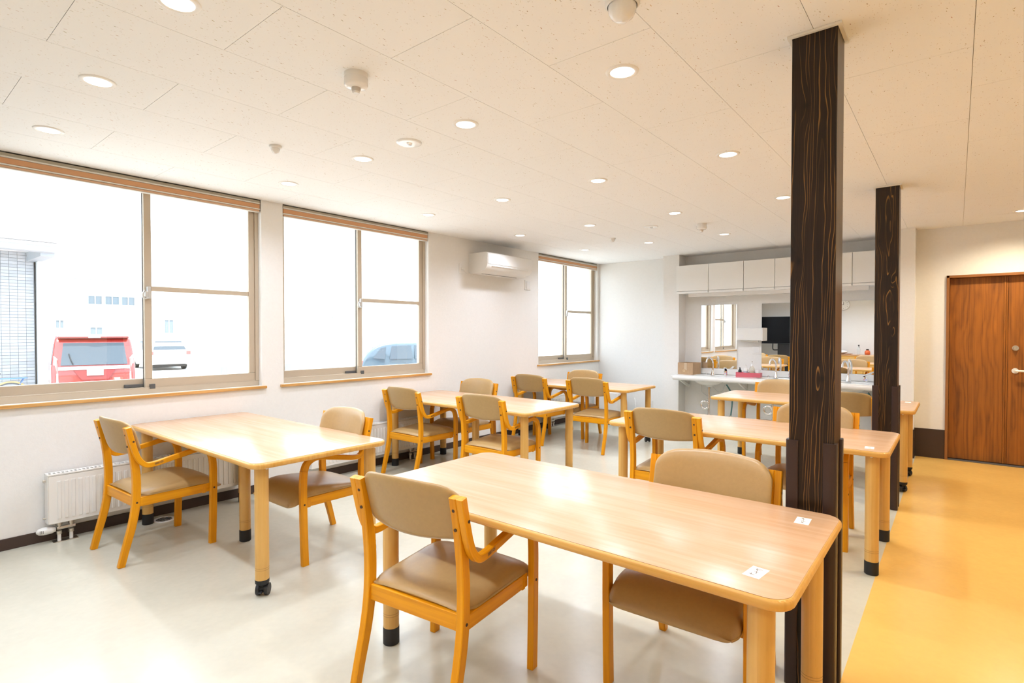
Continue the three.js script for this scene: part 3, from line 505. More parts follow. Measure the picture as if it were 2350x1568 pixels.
radiator(-6.31, -7.63, -6.40, true, 'white ribbed panel radiator under the corner window');
{ // floor cleanout near the first radiator
  const t = thing('floor_drain', 'round steel floor drain cover beside the wall under the near table', 'floor drain', [-4.42, 0, -1.445]);
  part('rim', lathe([[0.070, 0], [0.068, 0.004], [0.052, 0.005], [0.050, 0.003]], 0, 0, 0, 32), M.whitePlastic, t);
  part('grate', join(...[-2, -1, 0, 1, 2].map((i) => box(2 * Math.sqrt(0.0025 - (i * 0.018) ** 2), 0.003, 0.008, 0, 0.0025, i * 0.018))), M.nickel, t);
  part('well', cyl(0.050, 0.050, 0.001, 0, 0.0006, 0, 'y', 32), M.aluDark, t);
}

// ------------------------------------------------------------------ air conditioner and wall plates
{
  const t = thing('air_conditioner', 'white wall-mounted air conditioner between the middle and far windows', 'air conditioner', [XW, 2.04, -5.20]), L = 0.86;
  const s = new THREE.Shape(); s.moveTo(0, 0.035); s.lineTo(0, 0.262); s.lineTo(0.270, 0.262); s.quadraticCurveTo(0.300, 0.262, 0.304, 0.235); s.lineTo(0.306, 0.125); s.quadraticCurveTo(0.300, 0.085, 0.255, 0.050); s.lineTo(0.14, 0.018); s.lineTo(0.03, 0.018); s.lineTo(0, 0.035);
  const ex = (sh, l, z) => { const g = new THREE.ExtrudeGeometry(sh, { depth: l, bevelEnabled: true, bevelSize: 0.006, bevelThickness: 0.006, bevelOffset: -0.006, bevelSegments: 3, curveSegments: 10 }); g.translate(0, 0, z); return toCreasedNormals(g, 0.7); };
  part('body', ex(s, L, -L / 2), M.whitePlastic, t);
  const c = new THREE.Shape(); c.moveTo(0.306, 0.250); c.quadraticCurveTo(0.314, 0.20, 0.311, 0.122); c.lineTo(0.303, 0.122); c.lineTo(0.300, 0.250);
  part('front_panel', ex(c, L - 0.012, -L / 2 + 0.006), M.whitePlastic, t);
  part('louvre', (() => { const g = box(0.085, 0.008, L - 0.16, 0, 0, 0, 0.003); g.rotateZ(0.62); g.translate(0.272, 0.078, 0.0); return g; })(), M.whitePlastic, t);
  part('outlet_slot', span(0.135, 0.145, 0.0165, 0.0200, -L / 2 + 0.12, L / 2 - 0.07), M.aluDark, t);
  const badge = new THREE.PlaneGeometry(0.045, 0.010); badge.rotateY(Math.PI / 2); badge.translate(0.3125, 0.132, L / 2 - 0.10);
  part('badge', badge, decal(1, 1, print(96, 24, (q) => { q.fillStyle = '#e9e6df'; q.fillRect(0, 0, 96, 24); q.fillStyle = '#8d887f'; for (let i = 0; i < 7; i++) q.fillRect(8 + i * 12, 7, 8, 10); })), t);
  const o = thing('power_outlet', 'white outlet with a plugged cord left of the air conditioner', 'outlet', [XW, 2.11, -4.635]);
  part('plate', span(0, 0.008, -0.060, 0.060, -0.036, 0.036, 0.003), M.whitePlastic, o);
  part('plug', span(0.008, 0.040, -0.014, 0.016, -0.016, 0.010, 0.005), M.whitePlastic, o);
  part('cord', tube([[0.03, -0.010, -0.012], [0.032, -0.035, -0.040], [0.028, -0.050, -0.075], [0.02, -0.040, -0.118]], 0.0035, 20, 6), M.whitePlastic, o);
  const w = thing('remote_switch', 'white switch plate below the right end of the air conditioner', 'switch', [XW, 2.0, -5.925]);
  part('plate', span(0, 0.009, -0.066, 0.066, -0.062, 0.062, 0.003), M.whitePlastic, w);
  part('rocker', span(0.009, 0.013, -0.050, 0.050, -0.045, 0.030, 0.002), M.whiteGloss, w);
}

// ------------------------------------------------------------------ wash counter alcove
{
  const ZF = -7.55, doors = [-3.125, -2.665, -2.20, -1.815, -1.39, -0.965, -0.625];
  const names = ['leftmost white wall cabinet above the wash counter', 'second white wall cabinet from the left above the counter', 'third white wall cabinet from the left above the counter', 'white wall cabinet behind the front pillar', 'white wall cabinet just right of the front pillar', 'rightmost white wall cabinet above the counter'];
  for (let i = 0; i < 6; i++) {
    const x0 = doors[i], x1 = doors[i + 1], t = thing('wall_cabinet', names[i], 'cabinet', [(x0 + x1) / 2, 1.905, ZB], 0, 'white wall cabinets'), w = (x1 - x0) / 2;
    const inX = (v) => clamp(v, (i === 0 ? -3.098 : -9) - (x0 + x1) / 2, 9);
    part('body', span(inX(-w), w - (i === 5 ? 0.002 : 0), 0.0, 0.40, 0.001, 0.265, 0.002), M.laminate, t);
    part('door', span(-w + 0.002, w - 0.003, 0.034, 0.40, 0.268, 0.288, 0.003), M.laminate, t);
    part('finger_rail', span(-w + 0.002, w - 0.003, 0.000, 0.030, 0.266, 0.292, 0.004), M.laminate, t);
    part('catch', span(w - 0.012, w - 0.004, 0.012, 0.036, 0.2885, 0.296, 0.001), M.latch, t);
  }
  const lt = thing('under_cabinet_light', 'long white strip light fixed under the wall cabinets', 'light', [-1.90, 1.905, -7.70]);
  part('housing', (() => { const s = new THREE.Shape([[-0.04, 0], [0.04, 0], [0.026, -0.046], [-0.026, -0.046]].map((p) => new THREE.Vector2(...p))), g = new THREE.ExtrudeGeometry(s, { depth: 2.18, bevelEnabled: false }); g.rotateY(Math.PI / 2); g.translate(-1.09, 0, 0); return ni(g); })(), M.whiteGloss, lt);
  part('pull_cord', tube([[-0.05, -0.045, 0.02], [-0.05, -0.07, 0.021], [-0.04, -0.085, 0.021]], 0.002, 10, 5), M.whitePlastic, lt);
  // counter
  const ct = thing('wash_counter', 'long white wash counter with three basins below the mirrors', 'wash counter', [-1.865, 0, ZB + 0.002]), c0 = -1.233, c1 = 1.243, F = 0.555, sinks = [-0.785, 0.035, 0.850];
  const top = roundRect(c1 - c0 - 0.001, F, 0.03, (c0 + c1) / 2, -F / 2);
  for (const s of sinks) { const h = new THREE.Path(); h.absellipse(s, -0.30, 0.235, 0.165, 0, Math.PI * 2, true); top.holes.push(h); }
  part('countertop', (() => { const g = new THREE.ExtrudeGeometry(top, { depth: 0.010, bevelEnabled: true, bevelSize: 0.004, bevelThickness: 0.004, bevelOffset: -0.004, bevelSegments: 2, curveSegments: 24 }); g.rotateX(-Math.PI / 2); g.translate(0, 0.744, 0); return ni(g); })(), M.ceramic, ct);
  part('front_lip', (() => { const g = new THREE.CapsuleGeometry(0.030, c1 - c0 - 0.10, 8, 20); g.rotateZ(Math.PI / 2); g.scale(1, 1.12, 0.9); g.translate((c0 + c1) / 2, 0.728, F - 0.022); return ni(g); })(), M.ceramic, ct);
  part('backsplash', span(c0 + 0.135, c1 - 0.002, 0.760, 0.842, 0.0, 0.020, 0.006), M.ceramic, ct);
  sinks.forEach((s) => {
    part('basin', (() => { const g = new THREE.SphereGeometry(1, 36, 14, 0, Math.PI * 2, Math.PI / 2, Math.PI / 2); g.scale(0.240, 0.135, 0.170); g.translate(s, 0.752, 0.30); return ni(g); })(), M.ceramic, ct);
    part('overflow_slot', box(0.05, 0.010, 0.01, s - 0.01, 0.690, 0.462, 0.003), M.latch, ct);
    part('tailpiece', lathe([[0.05, 0.632], [0.045, 0.612], [0.018, 0.60]], s, 0, 0.28, 24), M.ceramic, ct);
    part('drain_pipe', join(cyl(0.016, 0.016, 0.575, s, 0.30, 0.28, 'y', 20), cyl(0.022, 0.022, 0.022, s, 0.585, 0.28, 'y', 20), cyl(0.028, 0.028, 0.008, s, 0.442, 0.28, 'y', 20), cyl(0.03, 0.03, 0.012, s, 0.012, 0.28, 'y', 20)), M.chrome, ct);
    part('trap_loop', (() => { const g = new THREE.TorusGeometry(0.052, 0.017, 12, 36); g.translate(s - 0.055, 0.345, 0.28); return ni(g); })(), M.chrome, ct);
    part('supply_hose', join(tube([[s - 0.115, 0.70, 0.22], [s - 0.125, 0.60, 0.22], [s - 0.12, 0.52, 0.22], [s - 0.03, 0.46, 0.24]], 0.005, 24, 6), tube([[s + 0.05, 0.60, 0.25], [s + 0.12, 0.535, 0.24], [s + 0.17, 0.56, 0.24], [s + 0.20, 0.64, 0.22]], 0.005, 24, 6)), M.latch, ct);
    part('flexible_hose', tube([[s + 0.21, 0.64, 0.20], [s + 0.28, 0.52, 0.21], [s + 0.29, 0.40, 0.21], [s + 0.27, 0.22, 0.20]], 0.010, 30, 8), std([0.10, 0.22, 0.22], 0.5), ct);
    part('stop_valve', join(cyl(0.014, 0.014, 0.10, s + 0.27, 0.17, 0.20, 'y', 12), cyl(0.022, 0.022, 0.03, s + 0.27, 0.14, 0.20, 'y', 8), cyl(0.010, 0.010, 0.14, s + 0.27, 0.07, 0.20, 'y', 12)), M.chrome, ct);
    part('plug_knob', join(cyl(0.010, 0.010, 0.018, s - 0.10, 0.769, 0.10, 'y', 16), box(0.05, 0.006, 0.010, s - 0.10, 0.781, 0.10, 0.002)), M.chrome, ct);
  });
  for (const bx of [c0 + 0.05, 0.36 - 0.785 + 0.05, 0.36 + 0.085, c1 - 0.06]) part('bracket', (() => { const q = new THREE.Shape([[0, 0.735], [0.47, 0.735], [0.47, 0.715], [0.05, 0.56], [0, 0.56]].map((p) => new THREE.Vector2(...p))); q.holes.push(new THREE.Path([[0.03, 0.715], [0.38, 0.715], [0.03, 0.59]].map((p) => new THREE.Vector2(...p)))); const g = new THREE.ExtrudeGeometry(q, { depth: 0.024, bevelEnabled: false }); g.rotateY(-Math.PI / 2); g.translate(bx + 0.024, 0, 0.001); return ni(g); })(), M.enamel, ct);
  // taps and soap spouts
  sinks.forEach((s, i) => {
    const X = -1.865 + s, nm = ['left', 'middle', 'right'][i];
    const f = thing('gooseneck_tap', ['chrome gooseneck tap at the left basin', 'chrome gooseneck tap at the basin beside the front pillar', 'chrome gooseneck tap at the right basin, between the pillars'][i], 'tap', [X, 0.758, ZB + 0.13], 0, 'gooseneck taps');
    part('base', lathe([[0.030, 0], [0.028, 0.01], [0.018, 0.05], [0.014, 0.075]], 0, 0, 0, 24), M.chrome, f);
    part('spout', tube([[0, 0.06, 0], [0, 0.17, 0.004], [-0.010, 0.225, 0.03], [-0.03, 0.245, 0.07], [-0.045, 0.22, 0.105], [-0.05, 0.175, 0.115]], 0.012, 36, 10), M.chrome, f);
    const l = thing('lever_mixer', ['clear-handled mixer with red and blue marks beside the left tap', 'clear-handled mixer with red and blue marks, partly behind the front pillar', 'chrome lever mixer with red and blue marks beside the right tap'][i], 'tap', [X + 0.175, 0.758, ZB + 0.13], 0, 'mixers with red and blue marks');
    part('body', cyl(0.027, 0.026, 0.065, 0, 0.0325, 0, 'y', 24), M.chrome, l);
    part('colour_mark', (() => { const g = new THREE.PlaneGeometry(0.036, 0.020); g.translate(0, 0.030, 0.0275); return g; })(), decal(1, 1, print(64, 32, (c) => { c.fillStyle = '#e8eaee'; c.fillRect(0, 0, 64, 32); c.fillStyle = '#c8323a'; c.fillRect(4, 9, 22, 14); c.fillStyle = '#2848b0'; c.fillRect(36, 9, 24, 14); })), l);
    part('lever', (() => { const g = box(0.036, 0.012, 0.115, 0, 0, 0.02, 0.004); g.rotateX(-0.38); g.rotateY(i === 2 ? 0.9 : 0.2); g.translate(0, 0.080, 0.0); return g; })(), M.chrome, l);
  });
  // mirrors and the white panel between them
  [[-2.858, 'mirror above the left basin, showing the windows'], [-2.040, 'mirror above the middle basin, showing the television'], [-1.222, 'mirror between the two pillars, above the right basin']].forEach(([x, label]) => {
    const m = thing('wall_mirror', label, 'mirror', [x + 0.248, 0.846, ZB], 0, 'mirrors above the basins');
    part('backing', span(-0.248, 0.248, 0, 0.898, 0, 0.012), M.latch, m); part('glass', span(-0.248, 0.248, 0, 0.898, 0.0125, 0.014), M.mirror, m);
  });
  const pd = thing('paper_towel_dispenser', 'white paper towel dispenser on the wall between two mirrors', 'dispenser', [-2.17, 1.245, ZB]);
  part('body', span(-0.165, 0.150, 0, 0.165, 0, 0.115, 0.006), M.whitePlastic, pd);
  part('side_cheek', span(0.150, 0.172, -0.004, 0.172, 0, 0.125, 0.006), M.whiteGloss, pd);
  part('paper', span(-0.12, 0.10, -0.022, 0.0, 0.03, 0.075, 0.002), M.trimWhite, pd);
  part('window', span(-0.155, -0.075, 0.02, 0.08, 0.1155, 0.117, 0.001), M.whiteGloss, pd);
  const so = thing('wall_socket', 'white socket plate on the wall below the towel dispenser', 'socket', [-2.10, 1.12, ZB]); part('plate', span(-0.06, 0.06, -0.06, 0.06, 0, 0.008, 0.003), M.whitePlastic, so); part('insert', span(-0.03, 0.03, -0.045, 0.045, 0.008, 0.011, 0.002), M.whiteGloss, so);
  // cardboard box on the counter
  const cb = thing('cardboard_box', 'open brown cardboard box at the left end of the wash counter', 'box', [-2.972, 0.758, -7.675], -0.10), B = M.card = std(white, 0.85, { map: tex(256, 256, [0.3, 0.3], (u, v) => { const k = 1 + (fbm(u, v, 40, 8, 61, 3) - 0.5) * 0.2; return [0.46 * k, 0.30 * k, 0.17 * k]; }) });
  part('walls', join(span(-0.115, 0.115, 0, 0.165, 0.116, 0.120), span(-0.115, 0.115, 0, 0.165, -0.120, -0.116), span(-0.115, -0.111, 0, 0.165, -0.116, 0.116), span(0.111, 0.115, 0, 0.165, -0.116, 0.116), span(-0.111, 0.111, 0, 0.004, -0.116, 0.116)), B, cb);
  part('tape', join(span(-0.018, 0.022, 0.06, 0.165, 0.1202, 0.1208)), std([0.55, 0.42, 0.28], 0.3), cb);
  part('printed_mark', (() => { const g = new THREE.PlaneGeometry(0.05, 0.045); g.translate(-0.02, 0.05, 0.1212); return g; })(), decal(1, 1, print(64, 64, (c) => { c.fillStyle = '#b9976f'; c.fillRect(0, 0, 64, 64); c.strokeStyle = '#d9c4a4'; c.lineWidth = 5; c.beginPath(); c.arc(32, 30, 18, 0, 7); c.stroke(); c.beginPath(); c.moveTo(32, 12); c.lineTo(32, 56); c.stroke(); }), 0.85), cb);
  // pink basket with bottles
  const pk = thing('pink_basket', 'pink plastic basket holding bottles on the wash counter', 'basket', [-2.15, 0.758, -7.655], 0.03), pm = phys([0.78, 0.16, 0.20], 0.35, { transmission: 0.25, thickness: 0 });
  part('tray', join(span(-0.155, 0.155, 0, 0.003, -0.055, 0.055), span(-0.155, 0.155, 0.003, 0.060, 0.052, 0.055, 0.001), span(-0.155, 0.155, 0.003, 0.060, -0.055, -0.052, 0.001), span(-0.155, -0.152, 0.003, 0.060, -0.052, 0.052, 0.001), span(0.152, 0.155, 0.003, 0.060, -0.052, 0.052, 0.001)), pm, pk);
  part('dividers', join(...[-0.078, 0, 0.078].map((x) => span(x - 0.0012, x + 0.0012, 0.003, 0.052, -0.051, 0.051))), pm, pk);
  const bot = (name, label, cat, x, mk) => mk(thing(name, label, cat, [-2.15 + x, 0.7615, -7.655], 0, 'bottles in the pink basket'));
  bot('dark_bottle', 'small black pump bottle in the pink basket', 'bottle', -0.116, (t) => { part('body', lathe([[0.0001, 0], [0.022, 0], [0.023, 0.06], [0.020, 0.085], [0.009, 0.095]], 0, 0, 0, 20), M.blackGloss, t); part('pump', join(cyl(0.009, 0.008, 0.02, 0, 0.104, 0, 'y', 14), box(0.01, 0.008, 0.03, 0, 0.118, 0.008, 0.002)), M.black, t); });
  bot('label_bottle', 'white bottle with a blue printed label in the pink basket', 'bottle', -0.040, (t) => { part('body', lathe([[0.0001, 0], [0.029, 0], [0.030, 0.085], [0.022, 0.110], [0.010, 0.118]], 0, 0, 0, 24), M.whitePlastic, t); part('label', lathe([[0.0304, 0.028], [0.0306, 0.075]], 0, 0, 0, 24), std([0.52, 0.55, 0.62], 0.5), t); part('pump', join(cyl(0.010, 0.009, 0.03, 0, 0.132, 0, 'y', 14), box(0.012, 0.010, 0.04, 0, 0.152, 0.01, 0.003)), M.whiteGloss, t); });
  bot('soap_bottle', 'large clear pump bottle of soap in the pink basket', 'bottle', 0.040, (t) => { part('body', lathe([[0.0001, 0], [0.034, 0], [0.036, 0.06], [0.036, 0.105], [0.024, 0.135], [0.012, 0.142]], 0, 0, 0, 28), phys([0.88, 0.84, 0.76], 0.1, { transmission: 0.75, thickness: 0 }), t); part('soap', cyl(0.032, 0.033, 0.075, 0, 0.040, 0, 'y', 24), std([0.72, 0.66, 0.55], 0.4), t); part('pump', join(cyl(0.013, 0.012, 0.024, 0, 0.154, 0, 'y', 16), cyl(0.004, 0.004, 0.04, 0, 0.184, 0, 'y', 10), box(0.014, 0.010, 0.045, 0, 0.206, 0.012, 0.003)), M.whiteGloss, t); });
  bot('paper_cup', 'white cup standing in the right end of the pink basket', 'cup', 0.112, (t) => { part('wall', lathe([[0.024, 0.0], [0.0325, 0.098], [0.034, 0.100], [0.031, 0.097], [0.023, 0.003]], 0, 0, 0, 24), M.whiteGloss, t); });
}

// appliance and cables on the floor by the end wall
{
  const t = thing('dehumidifier', 'white boxy appliance with a pale blue tray on top, behind the corner table', 'appliance', [-4.10, 0, -7.42]);
  part('body', span(-0.20, 0.20, 0.03, 0.46, -0.16, 0.16, 0.02), M.whitePlastic, t);
  part('tray', span(-0.17, 0.17, 0.46, 0.472, -0.13, 0.13, 0.004), phys([0.42, 0.60, 0.72], 0.2), t);
  part('foot', join(...[-0.15, 0.15].map((x) => span(x - 0.03, x + 0.03, 0, 0.032, -0.13, 0.13, 0.004))), M.black, t);
  const c = part(numbered('white_cable'), tube([[-3.86, 0.30, -7.75], [-3.84, 0.34, -7.70], [-3.80, 0.22, -7.66], [-3.83, 0.12, -7.68], [-3.80, 0.006, -7.66], [-3.70, 0.006, -7.60]], 0.006, 40, 8), M.whitePlastic, scene); c.userData = { label: 'white cable hanging beside the appliance at the end wall', category: 'cable' };
  const p = thing('power_strip', 'black power strip with adapters on the floor under the corner table', 'power strip', [-3.93, 0, -7.12], 0.2);
  part('strip', span(-0.16, 0.16, 0, 0.035, -0.03, 0.03, 0.006), M.black, p); part('adapter', join(span(-0.08, -0.02, 0.035, 0.075, -0.025, 0.025, 0.004), span(0.03, 0.08, 0.035, 0.07, -0.022, 0.022, 0.004)), M.black, p);
  const b = part(numbered('black_cable'), tube([[-3.76, 0.012, -7.10], [-3.68, 0.008, -7.30], [-3.62, 0.14, -7.70], [-3.66, 0.22, -7.80], [-3.64, 0.25, -7.838]], 0.007, 40, 8), M.black, scene); b.userData = { label: 'black cable rising from the power strip to the end wall', category: 'cable' };
  const o = thing('end_wall_socket', 'white socket plate low on the end wall behind the corner table', 'socket', [-3.64, 0.25, ZB]); part('plate', span(-0.036, 0.036, -0.06, 0.06, 0, 0.008, 0.003), M.whitePlastic, o);
}

// ------------------------------------------------------------------ behind the viewpoint, seen in the mirrors
{
  const t = thing('television', 'large black television on a floor stand, seen in the middle mirror', 'television', [-3.80, 0, 1.15], Math.PI);
  part('panel', span(-0.68, 0.68, 1.04, 1.81, -0.02, 0.03, 0.006), M.black, t);
  part('screen', span(-0.665, 0.665, 1.058, 1.798, 0.0302, 0.0315), M.screen, t);
  part('stand_column', span(-0.26, 0.16, 0.04, 1.04, -0.09, -0.03, 0.006), M.black, t);
  part('stand_base', span(-0.45, 0.45, 0, 0.04, -0.30, 0.30, 0.01), M.black, t);
  part('handle', tube([[0.16, 0.86, -0.05], [0.26, 0.86, -0.05], [0.29, 0.90, -0.05], [0.29, 1.04, -0.05]], 0.014, 24, 8), M.black, t);
  const c = thing('wall_clock', 'round white wall clock seen in the mirror beside the front pillar', 'clock', [-2.42, 2.12, ZR - 0.001], Math.PI);
  part('case', lathe([[0.0001, 0], [0.15, 0], [0.155, 0.02], [0.145, 0.035], [0.135, 0.03]], 0, 0, 0, 40).rotateX(Math.PI / 2), M.whitePlastic, c);
  part('dial', (() => { const g = new THREE.CircleGeometry(0.136, 40); g.translate(0, 0, 0.0305); return g; })(), decal(1, 1, print(256, 256, (q) => { q.fillStyle = '#f5f4f0'; q.fillRect(0, 0, 256, 256); q.fillStyle = '#333'; q.font = '26px sans-serif'; q.textAlign = 'center'; q.textBaseline = 'middle'; for (let i = 1; i <= 12; i++) q.fillText(String(i), 128 + Math.sin(i * Math.PI / 6) * 98, 128 - Math.cos(i * Math.PI / 6) * 98); })), c);
  part('hands', join(box(0.008, 0.075, 0.002, 0, 0.035, 0.033), box(0.10, 0.006, 0.002, 0.045, 0, 0.035)), M.black, c);
  const s = thing('sideboard', 'low wooden sideboard along the wall seen in the right mirror', 'sideboard', [-2.2, 0, 1.52], Math.PI);
  part('body', span(-0.9, 0.9, 0, 0.74, -0.22, 0.21, 0.004, 'x'), M.tableEdge, s); part('top', span(-0.92, 0.92, 0.74, 0.765, -0.225, 0.225, 0.004, 'x'), M.tableTop, s);
  for (const x of [-0.6, 0, 0.6]) part('drawer', span(x - 0.29, x + 0.29, 0.10, 0.70, 0.212, 0.228, 0.003, 'x'), M.tableLeg, s);
  const k = thing('orange_jug', 'orange jug with a black lid on the sideboard', 'jug', [-1.83, 0.765, 1.50]); part('body', lathe([[0.0001, 0], [0.06, 0], [0.065, 0.05], [0.055, 0.10], [0.03, 0.12]], 0, 0, 0, 24), std([0.75, 0.14, 0.03], 0.4), k); part('lid', cyl(0.032, 0.030, 0.03, 0, 0.135, 0, 'y', 20), M.black, k);
  const bg = thing('paper_tray', 'flat brown tray with a plastic bag on the sideboard', 'tray', [-2.40, 0.765, 1.48]); part('tray', span(-0.22, 0.22, 0, 0.02, -0.13, 0.13, 0.004), M.doorFrame, bg); part('bag', (() => { const g = new THREE.SphereGeometry(1, 18, 10); g.scale(0.15, 0.05, 0.09); g.translate(-0.03, 0.065, 0); return ni(g); })(), M.whiteGloss, bg);
  const sp = thing('spray_bottle', 'clear spray bottle with a black trigger on the sideboard', 'bottle', [-2.03, 0.765, 1.52]); part('body', lathe([[0.0001, 0], [0.04, 0], [0.042, 0.14], [0.025, 0.20], [0.013, 0.215]], 0, 0, 0, 20), phys([0.92, 0.94, 0.94], 0.1, { transmission: 0.8, thickness: 0 }), sp); part('trigger', join(box(0.03, 0.035, 0.07, 0, 0.245, 0.01, 0.005), box(0.014, 0.05, 0.012, 0, 0.215, 0.03, 0.003)), M.black, sp);
}
// ------------------------------------------------------------------ outside: forecourt, cars, neighbouring buildings
{
  const GY = -0.5;
  M.ground = std(white, 0.9, { map: tex(512, 512, [6, 6], (u, v) => { const k = 1 + (fbm(u, v, 8, 8, 201, 5) - 0.5) * 0.35; return [0.42 * k, 0.41 * k, 0.39 * k]; }) });
  const gr = part('ground_outside', span(-90, XW - 0.2, GY - 0.3, GY, -80, 45), M.ground, scene); gr.userData = { kind: 'structure', label: 'pale sunlit concrete forecourt outside the windows', category: 'ground' };
  const fac = std(white, 0.85, { map: tex(256, 256, [4, 4], (u, v) => { const k = 1 + (fbm(u, v, 12, 12, 203, 3) - 0.5) * 0.06; return [0.74 * k, 0.745 * k, 0.74 * k]; }) }), greyTrim = std([0.36, 0.39, 0.42], 0.6), paleTrim = std([0.55, 0.57, 0.59], 0.6), dkGlass = phys([0.05, 0.065, 0.08], 0.08), paleGlass = phys([0.17, 0.20, 0.22], 0.1), metalBlue = std([0.20, 0.28, 0.36], 0.5);
  // tiled entrance building at the left
  {
    const t = thing('tiled_building', 'pale grey tiled entrance building at the left edge of the near window', 'building', [-21, GY, -3.56]); t.scale.set(1, 1.13, 1.167);
    part('wall', span(-9, -0.02, 0, 3.69, 0, 10), std([0.22, 0.24, 0.25], 0.8), t);
    part('corner_column', span(-1.6, 0.20, 0, 3.769, -0.36, -0.04), fac, t);
    const tile = box(0.014, 0.072, 0.147, 0, 0, 0, 0.002), tm = [std([0.39, 0.41, 0.43], 0.5), std([0.36, 0.38, 0.40], 0.5), std([0.42, 0.44, 0.46], 0.5)];
    for (let c = 0; c < 5; c++) for (let r = 0; r < 46; r++) { const m = part('wall_tile', tile, tm[Math.floor(hash(c, r, 6) * 3)], t); m.position.set(-0.012, 0.06 + r * 0.080, 0.09 + c * 0.153); }
    part('soffit', span(-2, 2.2, 3.70, 3.76, -0.10, 9), std([0.70, 0.71, 0.72], 0.8), t);
    part('canopy_beam', join(span(-0.1, 1.75, 3.48, 3.70, -0.12, 0.14), span(1.75, 2.1, 3.56, 3.70, -0.12, 9)), greyTrim, t);
    part('canopy_roof', span(-2, 2.4, 3.77, 3.98, -0.42, 9.2), paleTrim, t);
  }
  // buildings opposite
  const facade = (name, label, x, z0, z1, H, wins, roof) => {
    const K = -x / 34; z0 *= K; z1 *= K; wins = wins.map(([a, b, c, d]) => [a * K, b * K, 1.35 + (c - 1.35) * K, 1.35 + (d - 1.35) * K]);
    const t = thing(name, label, 'building', [x, GY, (z0 + z1) / 2]), zc = (z0 + z1) / 2;
    part('wall', span(-8, 0, 0, H, z1 - zc, z0 - zc), fac, t);
    part('eave', span(-8.3, 0.45, H, H + 0.16, z1 - zc - 0.4, z0 - zc + 0.4), roof, t);
    for (const [a, b, y0, y1] of wins) { const w = part('window', join(span(0, 0.05, y0 - GY, y0 - GY + 0.05, b - zc, a - zc), span(0, 0.05, y1 - GY - 0.05, y1 - GY, b - zc, a - zc), span(0, 0.05, y0 - GY + 0.05, y1 - GY - 0.05, a - zc - 0.05, a - zc), span(0, 0.05, y0 - GY + 0.05, y1 - GY - 0.05, b - zc, b - zc + 0.05), span(0, 0.05, y0 - GY + 0.05, y1 - GY - 0.05, (a + b) / 2 - zc - 0.03, (a + b) / 2 - zc + 0.03)), greyTrim, t); part('pane', span(0.001, 0.02, y0 - GY + 0.05, y1 - GY - 0.05, b - zc + 0.05, a - zc - 0.05), paleGlass, w); }
    return t;
  };
  facade('apartment_house', 'white two-storey house across the forecourt with a row of three windows', -38, 6, -16.5, 4.85, [[-7.79, -8.42, 2.77, 3.26], [-8.50, -9.16, 2.77, 3.26], [-9.22, -9.85, 2.77, 3.26], [-7.86, -8.42, 1.21, 1.66], [-6.5, -6.86, 1.55, 2.0], [-11.2, -11.7, 1.3, 2.1]], greyTrim);
  {
    const t = thing('gabled_house', 'white house with a slate hip roof seen far off through the near window', 'house', [-60, GY, -25.0]); t.scale.setScalar(1.3);
    part('wall', span(-5, 5, 0, 8.2, -5.5, 5.5), fac, t);
    const g = new THREE.ConeGeometry(8.6, 3.2, 4, 1); g.rotateY(Math.PI / 4); g.translate(0, 9.75, 0); part('roof', ni(g), paleTrim, t);
  }
  {
    const t = thing('garage_row', 'white row of shuttered garages opposite the middle and far windows', 'garage', [-20, GY, -24]), Z = (z) => z + 24;
    part('wall', join(span(-1.4, -0.25, 0, 7.2, Z(-45), Z(-8.3)), span(-0.25, 0, 2.55, 7.2, Z(-45), Z(-8.3)), ...[[-8.3, -8.55], [-10.2, -10.9], [-12.9, -15.0], [-17.6, -18.4], [-21, -45]].map(([a, b]) => span(-0.25, 0, 0, 2.55, Z(b), Z(a)))), fac, t);
    const slat = box(0.03, 0.116, 1, 0, 0, 0, 0.004);
    for (const [a, b] of [[-8.55, -10.2], [-10.9, -12.9], [-15.0, -17.6], [-18.4, -21]]) {
      const s = part('shutter', span(-0.249, -0.20, 0, 2.55, Z(b), Z(a)), std([0.72, 0.725, 0.72], 0.5), t);
      for (let r = 0; r < 21; r++) { const m = part('slat', slat, std([0.74, 0.745, 0.74], 0.5), s); m.scale.z = a - b - 0.06; m.position.set(-0.195, 0.07 + r * 0.12, Z((a + b) / 2)); }
      part('shutter_box', span(-0.2, 0.06, 2.50, 2.62, Z(b) - 0.05, Z(a) + 0.05), greyTrim, t);
      part('base_post', span(0.0, 0.06, 0, 0.65, Z(a), Z(a) + 0.2), metalBlue, t);
    }
    part('porch_wing', span(0, 1.6, 0, 3.4, Z(-14.9), Z(-14.7)), fac, t);
    part('porch_eave', join(span(0, 1.7, 3.25, 3.42, Z(-14.9), Z(-12.9)), span(0, 0.35, 2.95, 3.15, Z(-12.9), Z(-11.9))), paleTrim, t);
    part('meter_box', span(0, 0.16, 2.2, 2.6, Z(-14.3), Z(-14.0), 0.01), M.whitePlastic, t);
    for (let r = 0; r < 24; r++) part('siding_board', span(0, 0.02, r * 0.18, r * 0.18 + 0.172, Z(-44), Z(-22)), fac, t);
    part('wall_lamp_hood', span(0, 0.5, 4.45, 4.6, Z(-28.4), Z(-26.4)), greyTrim, t);
  }
